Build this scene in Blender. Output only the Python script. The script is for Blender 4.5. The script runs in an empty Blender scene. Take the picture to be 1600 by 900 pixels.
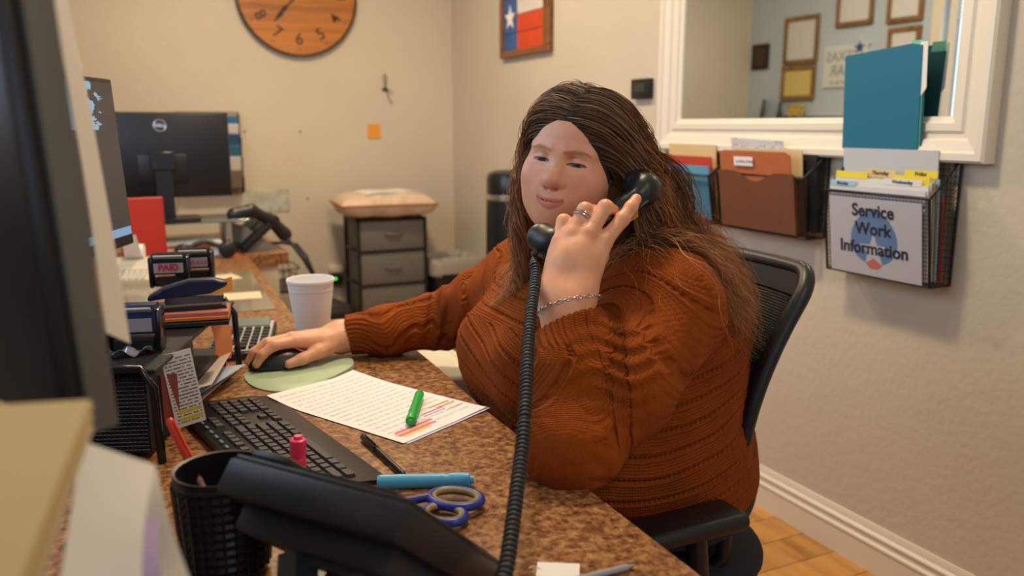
import bpy, bmesh, math, random
import numpy as np
from mathutils import Vector, Matrix, Euler

random.seed(7)
rng = np.random.default_rng(11)
C = bpy.context.scene.collection
scene = bpy.context.scene
PI = math.pi

# ------------------------------------------------------------------ camera
FPX, YAW, PITCH, EYE = 1300.0, math.radians(25.5), math.radians(11.1), 1.25
cam_d = bpy.data.cameras.new('camera')
cam_d.sensor_width = 36.0
cam_d.lens = FPX / 1600 * 36.0
cam_d.clip_start = 0.05
cam = bpy.data.objects.new('camera', cam_d)
cam.location = (0, 0, EYE)
cam.rotation_euler = (PI / 2 - PITCH, 0, -YAW)
C.objects.link(cam)
scene.camera = cam
cam_d.dof.use_dof = True
cam_d.dof.focus_distance = 1.36
cam_d.dof.aperture_fstop = 3.2

# ------------------------------------------------------------------ world and light
world = bpy.data.worlds.new('sky')
scene.world = world
world.use_nodes = True
wn = world.node_tree.nodes
wn['Background'].inputs[0].default_value = (0.55, 0.72, 1.0, 1)
wn['Background'].inputs[1].default_value = 1.0
scene.view_settings.view_transform = 'Standard'
scene.view_settings.look = 'None'
scene.view_settings.exposure = -0.08
scene.view_settings.gamma = 1.0
scene.view_settings.use_curve_mapping = False

WARM = (1.0, 0.79, 0.53)
COOL = (0.62, 0.78, 1.0)
CEIL_W = (26.0, 30.0, 13.0)      # watts of the three ceiling lights
def area_light(name, loc, rot, sx, sy, power, col):
    d = bpy.data.lights.new(name, 'AREA')
    d.shape = 'RECTANGLE'; d.size = sx; d.size_y = sy
    d.energy = power; d.color = col
    o = bpy.data.objects.new(name, d)
    o.location = loc; o.rotation_euler = rot
    C.objects.link(o)
    return o
# daylight entering by the window in the left-hand wall
area_light('daylight', (-0.44, 2.0, 1.75), (0, math.radians(-90), 0), 1.0, 2.3, 21.0, COOL)
# cool fill added behind the camera, shining in by an added window
area_light('cool_fill_behind', (0.75, -2.56, 1.55), (math.radians(90), 0, 0), 1.5, 1.3, 9.0, COOL)

# projection helpers: photograph pixel -> point in the room
_cy, _sy, _cp, _sp = math.cos(YAW), math.sin(YAW), math.cos(PITCH), math.sin(PITCH)
FWD = np.array([_sy * _cp, _cy * _cp, -_sp]); RGT = np.array([_cy, -_sy, 0.0]); UPV = np.cross(RGT, FWD)
EYEP = np.array([0, 0, EYE])
def ray(x, y): return FWD + RGT * (x - 800) / FPX - UPV * (y - 450) / FPX
def pz(x, y, z): d = ray(x, y); return EYEP + d * (z - EYE) / d[2]
def pX(x, y, X): d = ray(x, y); return EYEP + d * X / d[0]
def pY(x, y, Y): d = ray(x, y); return EYEP + d * Y / d[1]
def pd(x, y, t): return EYEP + ray(x, y) * t

# ------------------------------------------------------------------ materials
MATS = {}
def lin(c):
    if isinstance(c, str):
        c = tuple(int(c[i:i + 2], 16) / 255 for i in (0, 2, 4))
    return tuple((v / 12.92 if v <= 0.04045 else ((v + 0.055) / 1.055) ** 2.4) for v in c[:3])
def mat(name, col, rough=0.6, metal=0.0, var=0.0, scale=30.0, bump=0.0, bscale=60.0, spec=0.5, coat=0.0, sheen=0.0, sss=0.0):
    """procedural principled material; colour given as sRGB hex"""
    if name in MATS: return MATS[name]
    m = bpy.data.materials.new(name); m.use_nodes = True
    nt = m.node_tree; b = nt.nodes['Principled BSDF']
    c = lin(col)
    b.inputs['Base Color'].default_value = (*c, 1)
    b.inputs['Roughness'].default_value = rough
    b.inputs['Metallic'].default_value = metal
    b.inputs['Specular IOR Level'].default_value = spec
    b.inputs['Coat Weight'].default_value = coat
    b.inputs['Sheen Weight'].default_value = sheen
    if sss:
        b.inputs['Subsurface Weight'].default_value = sss
        b.inputs['Subsurface Radius'].default_value = (0.012, 0.004, 0.002)
    tc = nt.nodes.new('ShaderNodeTexCoord')
    if var:
        n = nt.nodes.new('ShaderNodeTexNoise'); n.inputs['Scale'].default_value = scale; n.inputs['Detail'].default_value = 4
        nt.links.new(tc.outputs['Object'], n.inputs['Vector'])
        r = nt.nodes.new('ShaderNodeValToRGB')
        r.color_ramp.elements[0].position = 0.3; r.color_ramp.elements[1].position = 0.7
        r.color_ramp.elements[0].color = (*[v * (1 - var) for v in c], 1)
        r.color_ramp.elements[1].color = (*[min(1, v * (1 + var)) for v in c], 1)
        nt.links.new(n.outputs['Fac'], r.inputs['Fac']); nt.links.new(r.outputs['Color'], b.inputs['Base Color'])
    if bump:
        n = nt.nodes.new('ShaderNodeTexNoise'); n.inputs['Scale'].default_value = bscale; n.inputs['Detail'].default_value = 3
        nt.links.new(tc.outputs['Object'], n.inputs['Vector'])
        bp = nt.nodes.new('ShaderNodeBump'); bp.inputs['Strength'].default_value = bump; bp.inputs['Distance'].default_value = 0.004
        nt.links.new(n.outputs['Fac'], bp.inputs['Height']); nt.links.new(bp.outputs['Normal'], b.inputs['Normal'])
    MATS[name] = m
    return m
def emit(name, col, strength):
    if name in MATS: return MATS[name]
    m = mat(name, col, 0.4)
    b = m.node_tree.nodes['Principled BSDF']
    b.inputs['Emission Color'].default_value = (*lin(col), 1)
    b.inputs['Emission Strength'].default_value = strength
    return m
class NT:
    """small helper to wire node graphs"""
    def __init__(s, name, rough=0.6):
        s.m = bpy.data.materials.new(name); s.m.use_nodes = True; s.t = s.m.node_tree
        s.b = s.t.nodes['Principled BSDF']; s.b.inputs['Roughness'].default_value = rough
        MATS[name] = s.m
    def n(s, kind, **k):
        x = s.t.nodes.new('ShaderNode' + kind)
        for a, v in k.items(): setattr(x, a, v)
        return x
    def l(s, a, b): s.t.links.new(a, b)
    def put(s, sock, v):
        if hasattr(v, 'is_output'): s.l(v, sock)
        else: sock.default_value = v
    def math(s, op, a, b=0.0, c=0.0):
        x = s.n('Math', operation=op)
        for i, v in enumerate((a, b, c)): s.put(x.inputs[i], v)
        return x.outputs[0]
    def mix(s, f, a, b, blend='MIX'):
        x = s.n('Mix', data_type='RGBA', blend_type=blend)
        s.put(x.inputs[0], f); s.put(x.inputs[6], a if hasattr(a, 'is_output') else (*a, 1)); s.put(x.inputs[7], b if hasattr(b, 'is_output') else (*b, 1))
        return x.outputs[2]
    def coord(s, which='Object'): return s.n('TexCoord').outputs[which]
    def noise(s, vec, scale, detail=3, rough=0.5, out='Fac'):
        x = s.n('TexNoise'); x.inputs['Scale'].default_value = scale; x.inputs['Detail'].default_value = detail
        x.inputs['Roughness'].default_value = rough
        s.l(vec, x.inputs['Vector']); return x.outputs[out]
    def mapping(s, vec, scale=(1, 1, 1), rot=(0, 0, 0), loc=(0, 0, 0)):
        x = s.n('Mapping'); x.inputs['Scale'].default_value = scale; x.inputs['Rotation'].default_value = rot; x.inputs['Location'].default_value = loc
        s.l(vec, x.inputs['Vector']); return x.outputs[0]
    def ramp(s, f, stops):
        x = s.n('ValToRGB'); e = x.color_ramp.elements
        while len(e) < len(stops): e.new(0.5)
        for q, (p, c) in zip(e, stops): q.position = p; q.color = (*c, 1)
        s.l(f, x.inputs['Fac']); return x.outputs['Color']
    def bump(s, h, strength=0.5, dist=0.002, normal=None):
        x = s.n('Bump'); x.inputs['Strength'].default_value = strength; x.inputs['Distance'].default_value = dist
        s.l(h, x.inputs['Height'])
        if normal is not None: s.l(normal, x.inputs['Normal'])
        return x.outputs['Normal']
    def color(s, v): s.put(s.b.inputs['Base Color'], v)
    def normal(s, v): s.l(v, s.b.inputs['Normal'])

# ------------------------------------------------------------------ mesh builder
class MB:
    def __init__(s): s.v = []; s.f = []; s.uv = None
    def add(s, vs, fs, M=None):
        k = len(s.v)
        for p in vs:
            p = Vector(p)
            s.v.append(tuple(M @ p) if M is not None else tuple(p))
        s.f += [tuple(i + k for i in f) for f in fs]
        return s
    def box(s, c, size, bev=0.0, M=None, rot=None, seg=1):
        hx, hy, hz = [d / 2 for d in size]
        R = Matrix.Translation(c) @ (Euler(rot).to_matrix().to_4x4() if rot else Matrix.Identity(4))
        if M is not None: R = M @ R
        if bev <= 0:
            vs = [(x * hx, y * hy, z * hz) for x in (-1, 1) for y in (-1, 1) for z in (-1, 1)]
            fs = [(0, 1, 3, 2), (4, 6, 7, 5), (0, 4, 5, 1), (2, 3, 7, 6), (0, 2, 6, 4), (1, 5, 7, 3)]
            return s.add(vs, fs, R)
        bm = bmesh.new(); bmesh.ops.create_cube(bm, size=1)
        for v in bm.verts: v.co = Vector((v.co.x * size[0], v.co.y * size[1], v.co.z * size[2]))
        bev = min(bev, min(size) * 0.49)
        bmesh.ops.bevel(bm, geom=bm.edges[:], offset=bev, segments=seg, profile=0.5, affect='EDGES')
        bm.verts.index_update()
        s.add([v.co.copy() for v in bm.verts], [[v.index for v in f.verts] for f in bm.faces], R)
        bm.free(); return s
    def lathe(s, prof, n=32, M=None, c=(0, 0, 0), close=False, axis='Z', ang=2 * PI):
        """prof: list of (r, z)"""
        vs = []; fs = []
        full = abs(ang - 2 * PI) < 1e-6
        N = n if full else n + 1
        for i in range(N):
            a = ang * i / n
            for r, z in prof:
                p = (r * math.cos(a), r * math.sin(a), z)
                if axis == 'X': p = (p[2], p[0], p[1])
                if axis == 'Y': p = (p[1], p[2], p[0])
                vs.append((p[0] + c[0], p[1] + c[1], p[2] + c[2]))
        k = len(prof)
        for i in range(n):
            j = (i + 1) % N
            for q in range(k - 1 + (1 if close else 0)):
                q2 = (q + 1) % k
                fs.append((i * k + q, j * k + q, j * k + q2, i * k + q2))
        return s.add(vs, fs, M)
    def cyl(s, a, b, r, n=20, r2=None, M=None, bev=0.0):
        a, b = Vector(a), Vector(b); d = b - a; L = d.length
        q = d.to_track_quat('Z', 'Y').to_matrix().to_4x4()
        T = Matrix.Translation(a) @ q
        if M is not None: T = M @ T
        r2 = r if r2 is None else r2
        e = bev
        pr = [(0, 0), (r - e, 0), (r, e), (r2, L - e), (r2 - e, L), (0, L)] if e else [(0, 0), (r, 0), (r2, L), (0, L)]
        return s.lathe(pr, n, T)
    def tube(s, pts, r, n=8, closed=False, M=None, caps=True):
        P = np.array(pts, float); K = len(P)
        rr = np.full(K, r, float) if np.isscalar(r) else np.array(r, float)
        if closed: t = np.roll(P, -1, 0) - np.roll(P, 1, 0)
        else: t = np.gradient(P, axis=0)
        t /= np.linalg.norm(t, axis=1)[:, None] + 1e-12
        u = np.zeros_like(P); a = np.array([0, 0, 1.0]) if abs(t[0][2]) < .9 else np.array([1.0, 0, 0])
        u0 = np.cross(t[0], a); u0 /= np.linalg.norm(u0); u[0] = u0
        for i in range(1, K):
            w = u[i - 1] - t[i] * (u[i - 1] @ t[i]); u[i] = w / (np.linalg.norm(w) + 1e-12)
        v = np.cross(t, u)
        ang = np.arange(n) * 2 * PI / n
        ring = P[:, None] + rr[:, None, None] * (np.cos(ang)[None, :, None] * u[:, None] + np.sin(ang)[None, :, None] * v[:, None])
        fs = []
        for i in range(K if closed else K - 1):
            j = (i + 1) % K
            for q in range(n):
                p = (q + 1) % n
                fs.append((i * n + q, j * n + q, j * n + p, i * n + p)[::-1])
        if caps and not closed: fs += [tuple(range(n)), tuple(range((K - 1) * n, K * n))[::-1]]
        return s.add(ring.reshape(-1, 3), fs, M)
    def prism(s, pts, z0, z1, M=None):
        k = len(pts)
        vs = [(x, y, z0) for x, y in pts] + [(x, y, z1) for x, y in pts]
        fs = [tuple(range(k))[::-1], tuple(range(k, 2 * k))] + [(i, (i + 1) % k, k + (i + 1) % k, k + i) for i in range(k)]
        return s.add(vs, fs, M)
    def grid(s, fn, nu, nv, M=None, thick=0.0):
        """fn(u,v)->xyz for u,v in 0..1; optional thickness along -normal"""
        P = np.array([[fn(i / nu, j / nv) for j in range(nv + 1)] for i in range(nu + 1)], float)
        du = np.gradient(P, axis=0); dv = np.gradient(P, axis=1)
        nrm = np.cross(du, dv); nrm /= np.linalg.norm(nrm, axis=2)[..., None] + 1e-12
        W = nv + 1; fs = [(i * W + j, (i + 1) * W + j, (i + 1) * W + j + 1, i * W + j + 1) for i in range(nu) for j in range(nv)]
        if not thick: return s.add(P.reshape(-1, 3), fs, M)
        Q = P - nrm * thick; K = (nu + 1) * W
        fs2 = [tuple(K + i for i in f[::-1]) for f in fs]
        b = [i * W for i in range(nu + 1)] + [nu * W + j for j in range(1, W)] + [i * W + nv for i in range(nu - 1, -1, -1)] + [j for j in range(nv - 1, 0, -1)]
        fs3 = [(b[i], K + b[i], K + b[(i + 1) % len(b)], b[(i + 1) % len(b)]) for i in range(len(b))]
        return s.add(np.concatenate([P.reshape(-1, 3), Q.reshape(-1, 3)]), fs + fs2 + fs3, M)
    def build(s, name, m, parent=None, smooth=None, loc=None, rot=None):
        me = bpy.data.meshes.new(name)
        me.from_pydata([tuple(p) for p in s.v], [], s.f); me.validate()
        bm = bmesh.new(); bm.from_mesh(me); bmesh.ops.recalc_face_normals(bm, faces=bm.faces[:]); bm.to_mesh(me); bm.free()
        o = bpy.data.objects.new(name, me); C.objects.link(o)
        if m is not None: me.materials.append(m)
        if parent is not None: o.parent = parent
        if loc is not None: o.location = loc
        if rot is not None: o.rotation_euler = rot
        if smooth is not None: shade(o, smooth)
        return o
def shade(o, ang=40):
    me = o.data
    me.polygons.foreach_set('use_smooth', [True] * len(me.polygons))
    if ang < 180: me.set_sharp_from_angle(angle=math.radians(ang))
def npmesh(name, V, Fq, m, parent=None, smooth=True):
    """fast mesh from numpy quads/tris"""
    me = bpy.data.meshes.new(name)
    V = np.asarray(V, np.float32); Fq = np.asarray(Fq, np.int32); k = Fq.shape[1]
    me.vertices.add(len(V)); me.vertices.foreach_set('co', V.ravel())
    me.loops.add(Fq.size); me.loops.foreach_set('vertex_index', Fq.ravel())
    me.polygons.add(len(Fq)); me.polygons.foreach_set('loop_start', np.arange(0, Fq.size, k, dtype=np.int32))
    me.polygons.foreach_set('use_smooth', np.ones(len(Fq), bool))
    me.update(calc_edges=True)
    o = bpy.data.objects.new(name, me); C.objects.link(o)
    if m: me.materials.append(m)
    if parent: o.parent = parent
    return o
def tag(o, label, cat=None, group=None, kind=None):
    if label: o['label'] = label
    if cat: o['category'] = cat
    if group: o['group'] = group
    if kind: o['kind'] = kind
    return o
def thing(name, label, cat, loc=(0, 0, 0), rotz=0.0, group=None, rot=None):
    o = bpy.data.objects.new(name, None); C.objects.link(o)
    o.empty_display_size = 0.05
    o.location = loc; o.rotation_euler = rot if rot else (0, 0, rotz)
    return tag(o, label, cat, group)
def struct(name, mb, m, smooth=None, label=None):
    o = mb.build(name, m, smooth=smooth); o['kind'] = 'structure'
    if label: o['label'] = label
    return o
def child_copy(src, parent, loc=None, rot=None, scale=None):
    c = src.copy(); C.objects.link(c); c.parent = parent
    if loc is not None: c.location = loc
    if rot is not None: c.rotation_euler = rot
    if scale is not None: c.scale = scale
    return c
def text_mb(txt, size, M, bold=0.0, depth=0.0003, shear=0.0, align='CENTER'):
    """lettering as a thin mesh; M maps the text plane (x right, y up)"""
    cu = bpy.data.curves.new('lettering', 'FONT'); cu.body = txt; cu.size = size; cu.align_x = align; cu.align_y = 'CENTER'
    cu.offset = bold; cu.extrude = depth; cu.shear = shear; cu.resolution_u = 4
    o = bpy.data.objects.new('lettering', cu); C.objects.link(o)
    dg = bpy.context.evaluated_depsgraph_get(); me = o.evaluated_get(dg).to_mesh()
    mb = MB(); mb.add([v.co.copy() for v in me.vertices], [tuple(p.vertices) for p in me.polygons], M)
    o.evaluated_get(dg).to_mesh_clear()
    bpy.data.objects.remove(o); bpy.data.curves.remove(cu)
    return mb
def marks_mb(w, h, M, n=7, seed=1, th=.0003):
    """a line of print too small to read: upright strokes of uneven width"""
    r = random.Random(seed); mb = MB(); x = -w / 2
    while x < w / 2:
        d = r.uniform(.35, 1.0) * w / n
        k = max(2, int(d / (h * .42)))
        for i in range(k):
            hh = h * r.uniform(.55, 1.0)
            mb.box((x + (i + .4) * d / k, (hh - h) / 2, 0), (d / k * .5, hh, th), M=M)
        x += d * 1.25
    return mb
def frameM(o, x, y):
    """matrix with origin o, x axis, y axis (made orthogonal) and z = x cross y"""
    x = Vector(x).normalized(); z = x.cross(Vector(y)).normalized(); y = z.cross(x)
    return Matrix(((x.x, y.x, z.x, o[0]), (x.y, y.y, z.y, o[1]), (x.z, y.z, z.z, o[2]), (0, 0, 0, 1)))
def rrect(w, h, r, n=5, cx=0.0, cy=0.0):
    pts = []
    for sx, sy, a0 in ((1, 1, 0), (-1, 1, 90), (-1, -1, 180), (1, -1, 270)):
        for i in range(n + 1):
            a = math.radians(a0 + 90 * i / n)
            pts.append((cx + sx * (w / 2 - r) + r * math.cos(a), cy + sy * (h / 2 - r) + r * math.sin(a)))
    return pts
# ------------------------------------------------------------------ room shell
XW, YB, XL, YF, ZC = 1.87, 4.745, -0.40, -2.6, 2.65

def wall_mat(name, col):
    g = NT(name, 0.85)
    c = g.coord()
    f = g.noise(c, 1.2, 2)
    a = lin(col)
    g.color(g.ramp(f, [(0.3, tuple(v * 0.94 for v in a)), (0.7, tuple(min(1, v * 1.05) for v in a))]))
    v = g.n('TexVoronoi', feature='SMOOTH_F1'); v.inputs['Scale'].default_value = 55
    g.l(g.mapping(c, (1, 1, 1)), v.inputs['Vector'])
    h = g.math('ADD', g.math('MULTIPLY', v.outputs['Distance'], 0.6), g.noise(c, 38, 4))
    g.normal(g.bump(h, 0.33, 0.004))
    return g.m
WALL = wall_mat('plaster_wall', 'CCC1AD')
WALLB = wall_mat('plaster_wall_back', 'D6CAB5')



WHITE_TRIM = mat('white_trim', 'E4DCCB', 0.4)
CEIL = mat('ceiling_paint', 'E2DED6', 0.9)
def wall_box(x0, x1, y0, y1, z0, z1):
    return MB().box(((x0 + x1) / 2, (y0 + y1) / 2, (z0 + z1) / 2), (x1 - x0, y1 - y0, z1 - z0))
struct('wall_right', wall_box(XW, XW + .12, YF - .12, YB + .12, 0, ZC), WALL)
struct('wall_back', wall_box(XL - .12, XW, YB, YB + .12, 0, ZC), WALLB)
wfm = MB()
for x0, x1, z0, z1 in ((XL - .12, -.02, 0, ZC), (1.52, XW, 0, ZC), (-.02, 1.52, 0, .88), (-.02, 1.52, 2.22, ZC)): wfm.box(((x0 + x1) / 2, YF - .06, (z0 + z1) / 2), (x1 - x0, .12, z1 - z0))
struct('wall_front', wfm, WALL)
w2 = thing('fill_window', None, None, (.75, YF, 0)); w2['kind'] = 'structure'  # unseen window, added as the source of the cool fill
f2 = MB()
for x in (-.745, 0, .745): f2.box((x, -.06, 1.55), (.05, .06, 1.34), .004)
for z in (.905, 2.195): f2.box((0, -.06, z), (1.54, .06, .05), .004)
f2.build('window_frame', WHITE_TRIM, w2)
# left wall with a window opening
WY0, WY1, WZ0, WZ1 = 0.75, 3.22, 1.22, 2.3
wl = MB()
for y0, y1, z0, z1 in ((YF, WY0, 0, ZC), (WY1, YB, 0, ZC), (WY0, WY1, 0, WZ0), (WY0, WY1, WZ1, ZC)):
    wl.box((XL - .06, (y0 + y1) / 2, (z0 + z1) / 2), (.12, y1 - y0, z1 - z0))
struct('wall_left', wl, wall_mat('plaster_wall_left', 'BCCAD6'))
struct('ceiling', wall_box(XL - .12, XW + .12, YF - .12, YB + .12, ZC, ZC + .1), CEIL)

# window in the left wall: frame and panes
w1 = thing('window_1', None, None, (XL, 0, 0)); w1['kind'] = 'structure'
fr = MB()
for y in (WY0 + .025, (WY0 + WY1) / 2, WY1 - .025): fr.box((-.06, y, (WZ0 + WZ1) / 2), (.06, .05, WZ1 - WZ0), .004)
for z in (WZ0 + .025, WZ1 - .025): fr.box((-.06, (WY0 + WY1) / 2, z), (.06, WY1 - WY0, .05), .004)
for y, s in ((WY0 - .035, 1), (WY1 + .035, 1)): fr.box((.006, y, (WZ0 + WZ1) / 2), (.016, .07, WZ1 - WZ0 + .14), .004)
for z in (WZ0 - .035, WZ1 + .035): fr.box((.006, (WY0 + WY1) / 2, z), (.016, WY1 - WY0, .07), .004)
fr.build('window_frame', WHITE_TRIM, w1)
GLASS = NT('window_glass', 0.02)
GLASS.b.inputs['Transmission Weight'].default_value = 1.0
GLASS.b.inputs['IOR'].default_value = 1.0
GLASS.b.inputs['Specular IOR Level'].default_value = 0.5
for k in (0, 1):
    a = WY0 + .05 if k == 0 else (WY0 + WY1) / 2 + .025
    b = (WY0 + WY1) / 2 - .025 if k == 0 else WY1 - .05
    MB().box((-.075, (a + b) / 2, (WZ0 + WZ1) / 2), (.004, b - a, WZ1 - WZ0 - .1)).build('window_pane', GLASS.m, w1)
bl = None
for k in range(20):
    z = WZ1 - .07 - k * .022
    mbs = MB().box((0, 0, 0), (.022, WY1 - WY0 - .12, .0012), rot=(0, .5, 0))
    if bl is None: bl = mbs.build('blind_slat', WHITE_TRIM, w1, loc=(-.028, (WY0 + WY1) / 2, z))
    else: child_copy(bl, w1, (-.028, (WY0 + WY1) / 2, z))

# ------------------------------------------------------------------ floor: boards laid one by one
def wood_mat(name, base, dark, ring=7.0, rough=0.35, axis=1):
    g = NT(name, rough)
    c = g.coord('Object'); oi = g.n('ObjectInfo').outputs['Random']
    off = g.n('CombineXYZ'); g.l(g.math('MULTIPLY', oi, 17.0), off.inputs[0]); g.l(g.math('MULTIPLY', oi, 9.0), off.inputs[1])
    ad = g.n('VectorMath', operation='ADD'); g.l(c, ad.inputs[0]); g.l(off.outputs[0], ad.inputs[1])
    sc = [22, 22, 22]; sc[axis] = 1.6
    f = g.noise(g.mapping(ad.outputs[0], tuple(sc)), 1.0, 6, 0.6)
    a, b = lin(base), lin(dark)
    col = g.ramp(f, [(0.28, b), (0.5, a), (0.78, tuple(min(1, v * 1.25) for v in a))])
    tint = g.ramp(oi, [(0.0, (.82, .8, .76)), (1.0, (1.1, 1.08, 1.05))])
    g.color(g.mix(1.0, col, tint, 'MULTIPLY'))
    g.normal(g.bump(f, 0.12, 0.002))
    return g.m
BOARD = wood_mat('floor_board_wood', 'C8924E', 'A06A30')
fl = MB().box((.735, 1.07, -.045), (XW - XL + .24, YB - YF + .24, .06))
floor = struct('floor', fl, mat('floor_joint', '3A2412', .8))
BW, BL = .125, 1.22
meshes = {}
def board(x0, x1, y0, y1):
    w, l = round(x1 - x0, 4), round(y1 - y0, 4)
    if (w, l) not in meshes:
        o = MB().box((0, 0, 0), (w - .0022, l - .0022, .015), .0012).build('board', BOARD, floor, loc=((x0 + x1) / 2, (y0 + y1) / 2, -.0075))
        meshes[(w, l)] = o
    else: child_copy(meshes[(w, l)], floor, ((x0 + x1) / 2, (y0 + y1) / 2, -.0075))
# boards run across the room (along X)
y = YF; k = 0
while y < YB - 1e-6:
    y1 = min(y + BW, YB)
    if y > -.9:
        x = XL - (k * .43 % BL); 
        while x < XW - 1e-6:
            a, b = max(x, XL), min(x + BL, XW)
            if b - a > .02: board(a, b, y, y1)
            x += BL
    y += BW; k += 1

# ------------------------------------------------------------------ baseboards with stepped moulding
def molding(prof, a, b, out):
    """prof: (distance out from wall, height); swept from a to b"""
    a, b, out = Vector(a), Vector(b), Vector(out)
    mb = MB(); k = len(prof)
    vs = [a + out * d + Vector((0, 0, h)) for d, h in prof] + [b + out * d + Vector((0, 0, h)) for d, h in prof]
    return mb.add(vs, [(i, (i + 1) % k, k + (i + 1) % k, k + i) for i in range(k)] + [tuple(range(k)), tuple(range(k, 2 * k))[::-1]])
BP = [(0, 0), (.016, 0), (.016, .075), (.019, .08), (.019, .086), (.013, .092), (.013, .104), (.016, .107), (.016, .113), (.009, .12), (.007, .133), (.004, .14), (0, .14)]
struct('baseboard_right', molding(BP, (XW, YF, 0), (XW, YB, 0), (-1, 0, 0)), WHITE_TRIM, 30)
struct('baseboard_back', molding(BP, (XL, YB, 0), (XW - .02, YB, 0), (0, -1, 0)), WHITE_TRIM, 30)

# ------------------------------------------------------------------ ceiling lights (fixtures with their own lamps)
for k, (x, y) in enumerate(((0.85, 1.75), (0.75, 3.35), (0.8, -0.6))):
    t = thing('ceiling_light', ('square white ceiling light above the desk chair', 'square white ceiling light near the back wall', 'square white ceiling light behind the photographer')[k], 'ceiling light', (x, y, ZC), group='square ceiling lights')
    f = MB()
    for s in (-1, 1):
        f.box((s * .2, 0, -.02), (.02, .42, .04), .003); f.box((0, s * .2, -.02), (.38, .02, .04), .003)
    f.build('frame', WHITE_TRIM, t)
    MB().box((0, 0, -.012), (.38, .38, .006)).build('diffuser', emit('lamp_diffuser', 'FFD9A8', 2.0), t)
    L = area_light('lamp', (0, 0, -.045), (0, 0, 0), .20, .20, CEIL_W[k], WARM); L.parent = t
# ------------------------------------------------------------------ signed-distance modelling (used for the person and soft things)
def _ell(P, p):
    c, r, R = p
    q = (P - c) @ R if R is not None else P - c
    k0 = np.linalg.norm(q / r, axis=1); k1 = np.linalg.norm(q / (r * r), axis=1) + 1e-9
    return k0 * (k0 - 1.0) / k1
def _cone(P, p):
    a, b, r1, r2 = p
    ba = b - a; l2 = ba @ ba
    if l2 < 1e-12: return np.linalg.norm(P - a, axis=1) - r1
    t = np.clip(((P - a) @ ba) / l2, 0, 1)
    return np.linalg.norm(P - a - t[:, None] * ba, axis=1) - (r1 + (r2 - r1) * t)
def _half(P, p):
    c, n = p
    return (P - c) @ n
_FN = {'e': _ell, 'c': _cone, 'h': _half}
def smin(a, b, k):
    if k <= 0: return np.minimum(a, b)
    h = np.maximum(k - np.abs(a - b), 0) / k
    return np.minimum(a, b) - h * h * k * 0.25
class Sdf:
    """ordered list of (op, kind, params, blend); op '+' union, '-' cut, '&' intersect"""
    def __init__(s, M=None, scale=1.0):
        s.items = []; s.M = M; s.s = scale      # M = (R, origin): local -> world = o + R @ (scale*p)
    def _w(s, p):
        p = np.array(p, float)
        return p if s.M is None else s.M[1] + s.M[0] @ (p * s.s)
    def ell(s, c, r, k=.02, op='+', R=None):
        Rm = s.M[0] if s.M is not None else None
        if R is not None: Rm = R if Rm is None else Rm @ R
        s.items.append((op, 'e', (s._w(c), np.array(r, float) * s.s, Rm), k * s.s)); return s
    def sph(s, c, r, k=.02, op='+'):
        a = s._w(c); s.items.append((op, 'c', (a, a, r * s.s, r * s.s), k * s.s)); return s
    def cone(s, a, b, r1, r2=None, k=.02, op='+'):
        s.items.append((op, 'c', (s._w(a), s._w(b), r1 * s.s, (r1 if r2 is None else r2) * s.s), k * s.s)); return s
    def chain(s, pts, rs, k=.01, op='+'):
        for i in range(len(pts) - 1): s.cone(pts[i], pts[i + 1], rs[i], rs[i + 1], k, op)
        return s
    def half(s, c, n, k=0.0, op='&'):
        n = np.array(n, float); n /= np.linalg.norm(n)
        if s.M is not None: n = s.M[0] @ n
        s.items.append((op, 'h', (s._w(c), n), k * s.s)); return s
    def bound(s):
        lo = np.full(3, 1e9); hi = np.full(3, -1e9)
        for op, kd, p, k in s.items:
            if op != '+': continue
            if kd == 'e': r = p[1].max(); lo = np.minimum(lo, p[0] - r); hi = np.maximum(hi, p[0] + r)
            if kd == 'c':
                for q, r in ((p[0], p[2]), (p[1], p[3])): lo = np.minimum(lo, q - r); hi = np.maximum(hi, q + r)
        return lo, hi
    def raw(s, P, inflate=0.0):
        d = np.full(len(P), 1.0)
        for op, kd, p, k in s.items:
            e = _FN[kd](P, p)
            if op == '+': d = smin(d, e - inflate, k)
            elif op == '-': d = -smin(-d, e, k)
            else: d = -smin(-d, -e, k)
        return d
class Union:
    """smooth union of several Sdf groups, each only evaluated near its own bounds"""
    def __init__(s, groups, k=.03): s.g = groups; s.k = k; s.b = [g.bound() for g in groups]; s.post = None
    def __call__(s, P, only=None):
        P = np.asarray(P, float); d = np.full(len(P), 0.3)
        for i, (g, (lo, hi)) in enumerate(zip(s.g, s.b)):
            if only is not None and i not in only: continue
            m = np.all((P > lo - .07) & (P < hi + .07), axis=1)
            if not m.any(): continue
            d[m] = smin(d[m], g.raw(P[m]), s.k)
        return d if s.post is None else s.post(P, d)
def grad(f, P, e=6e-4, f0=None):
    g = np.empty_like(P)
    if f0 is None: f0 = f(P)
    for i in range(3):
        d = np.zeros(3); d[i] = e
        g[:, i] = f(P + d) - f0
    return g / (np.linalg.norm(g, axis=1)[:, None] + 1e-12)
def vnormals(V, Q):
    n = np.cross(V[Q[:, 2]] - V[Q[:, 0]], V[Q[:, 3]] - V[Q[:, 1]])
    N = np.zeros_like(V)
    for i in range(4):
        for a in range(3): N[:, a] += np.bincount(Q[:, i], n[:, a], len(V))
    return N / (np.linalg.norm(N, axis=1)[:, None] + 1e-15)
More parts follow.
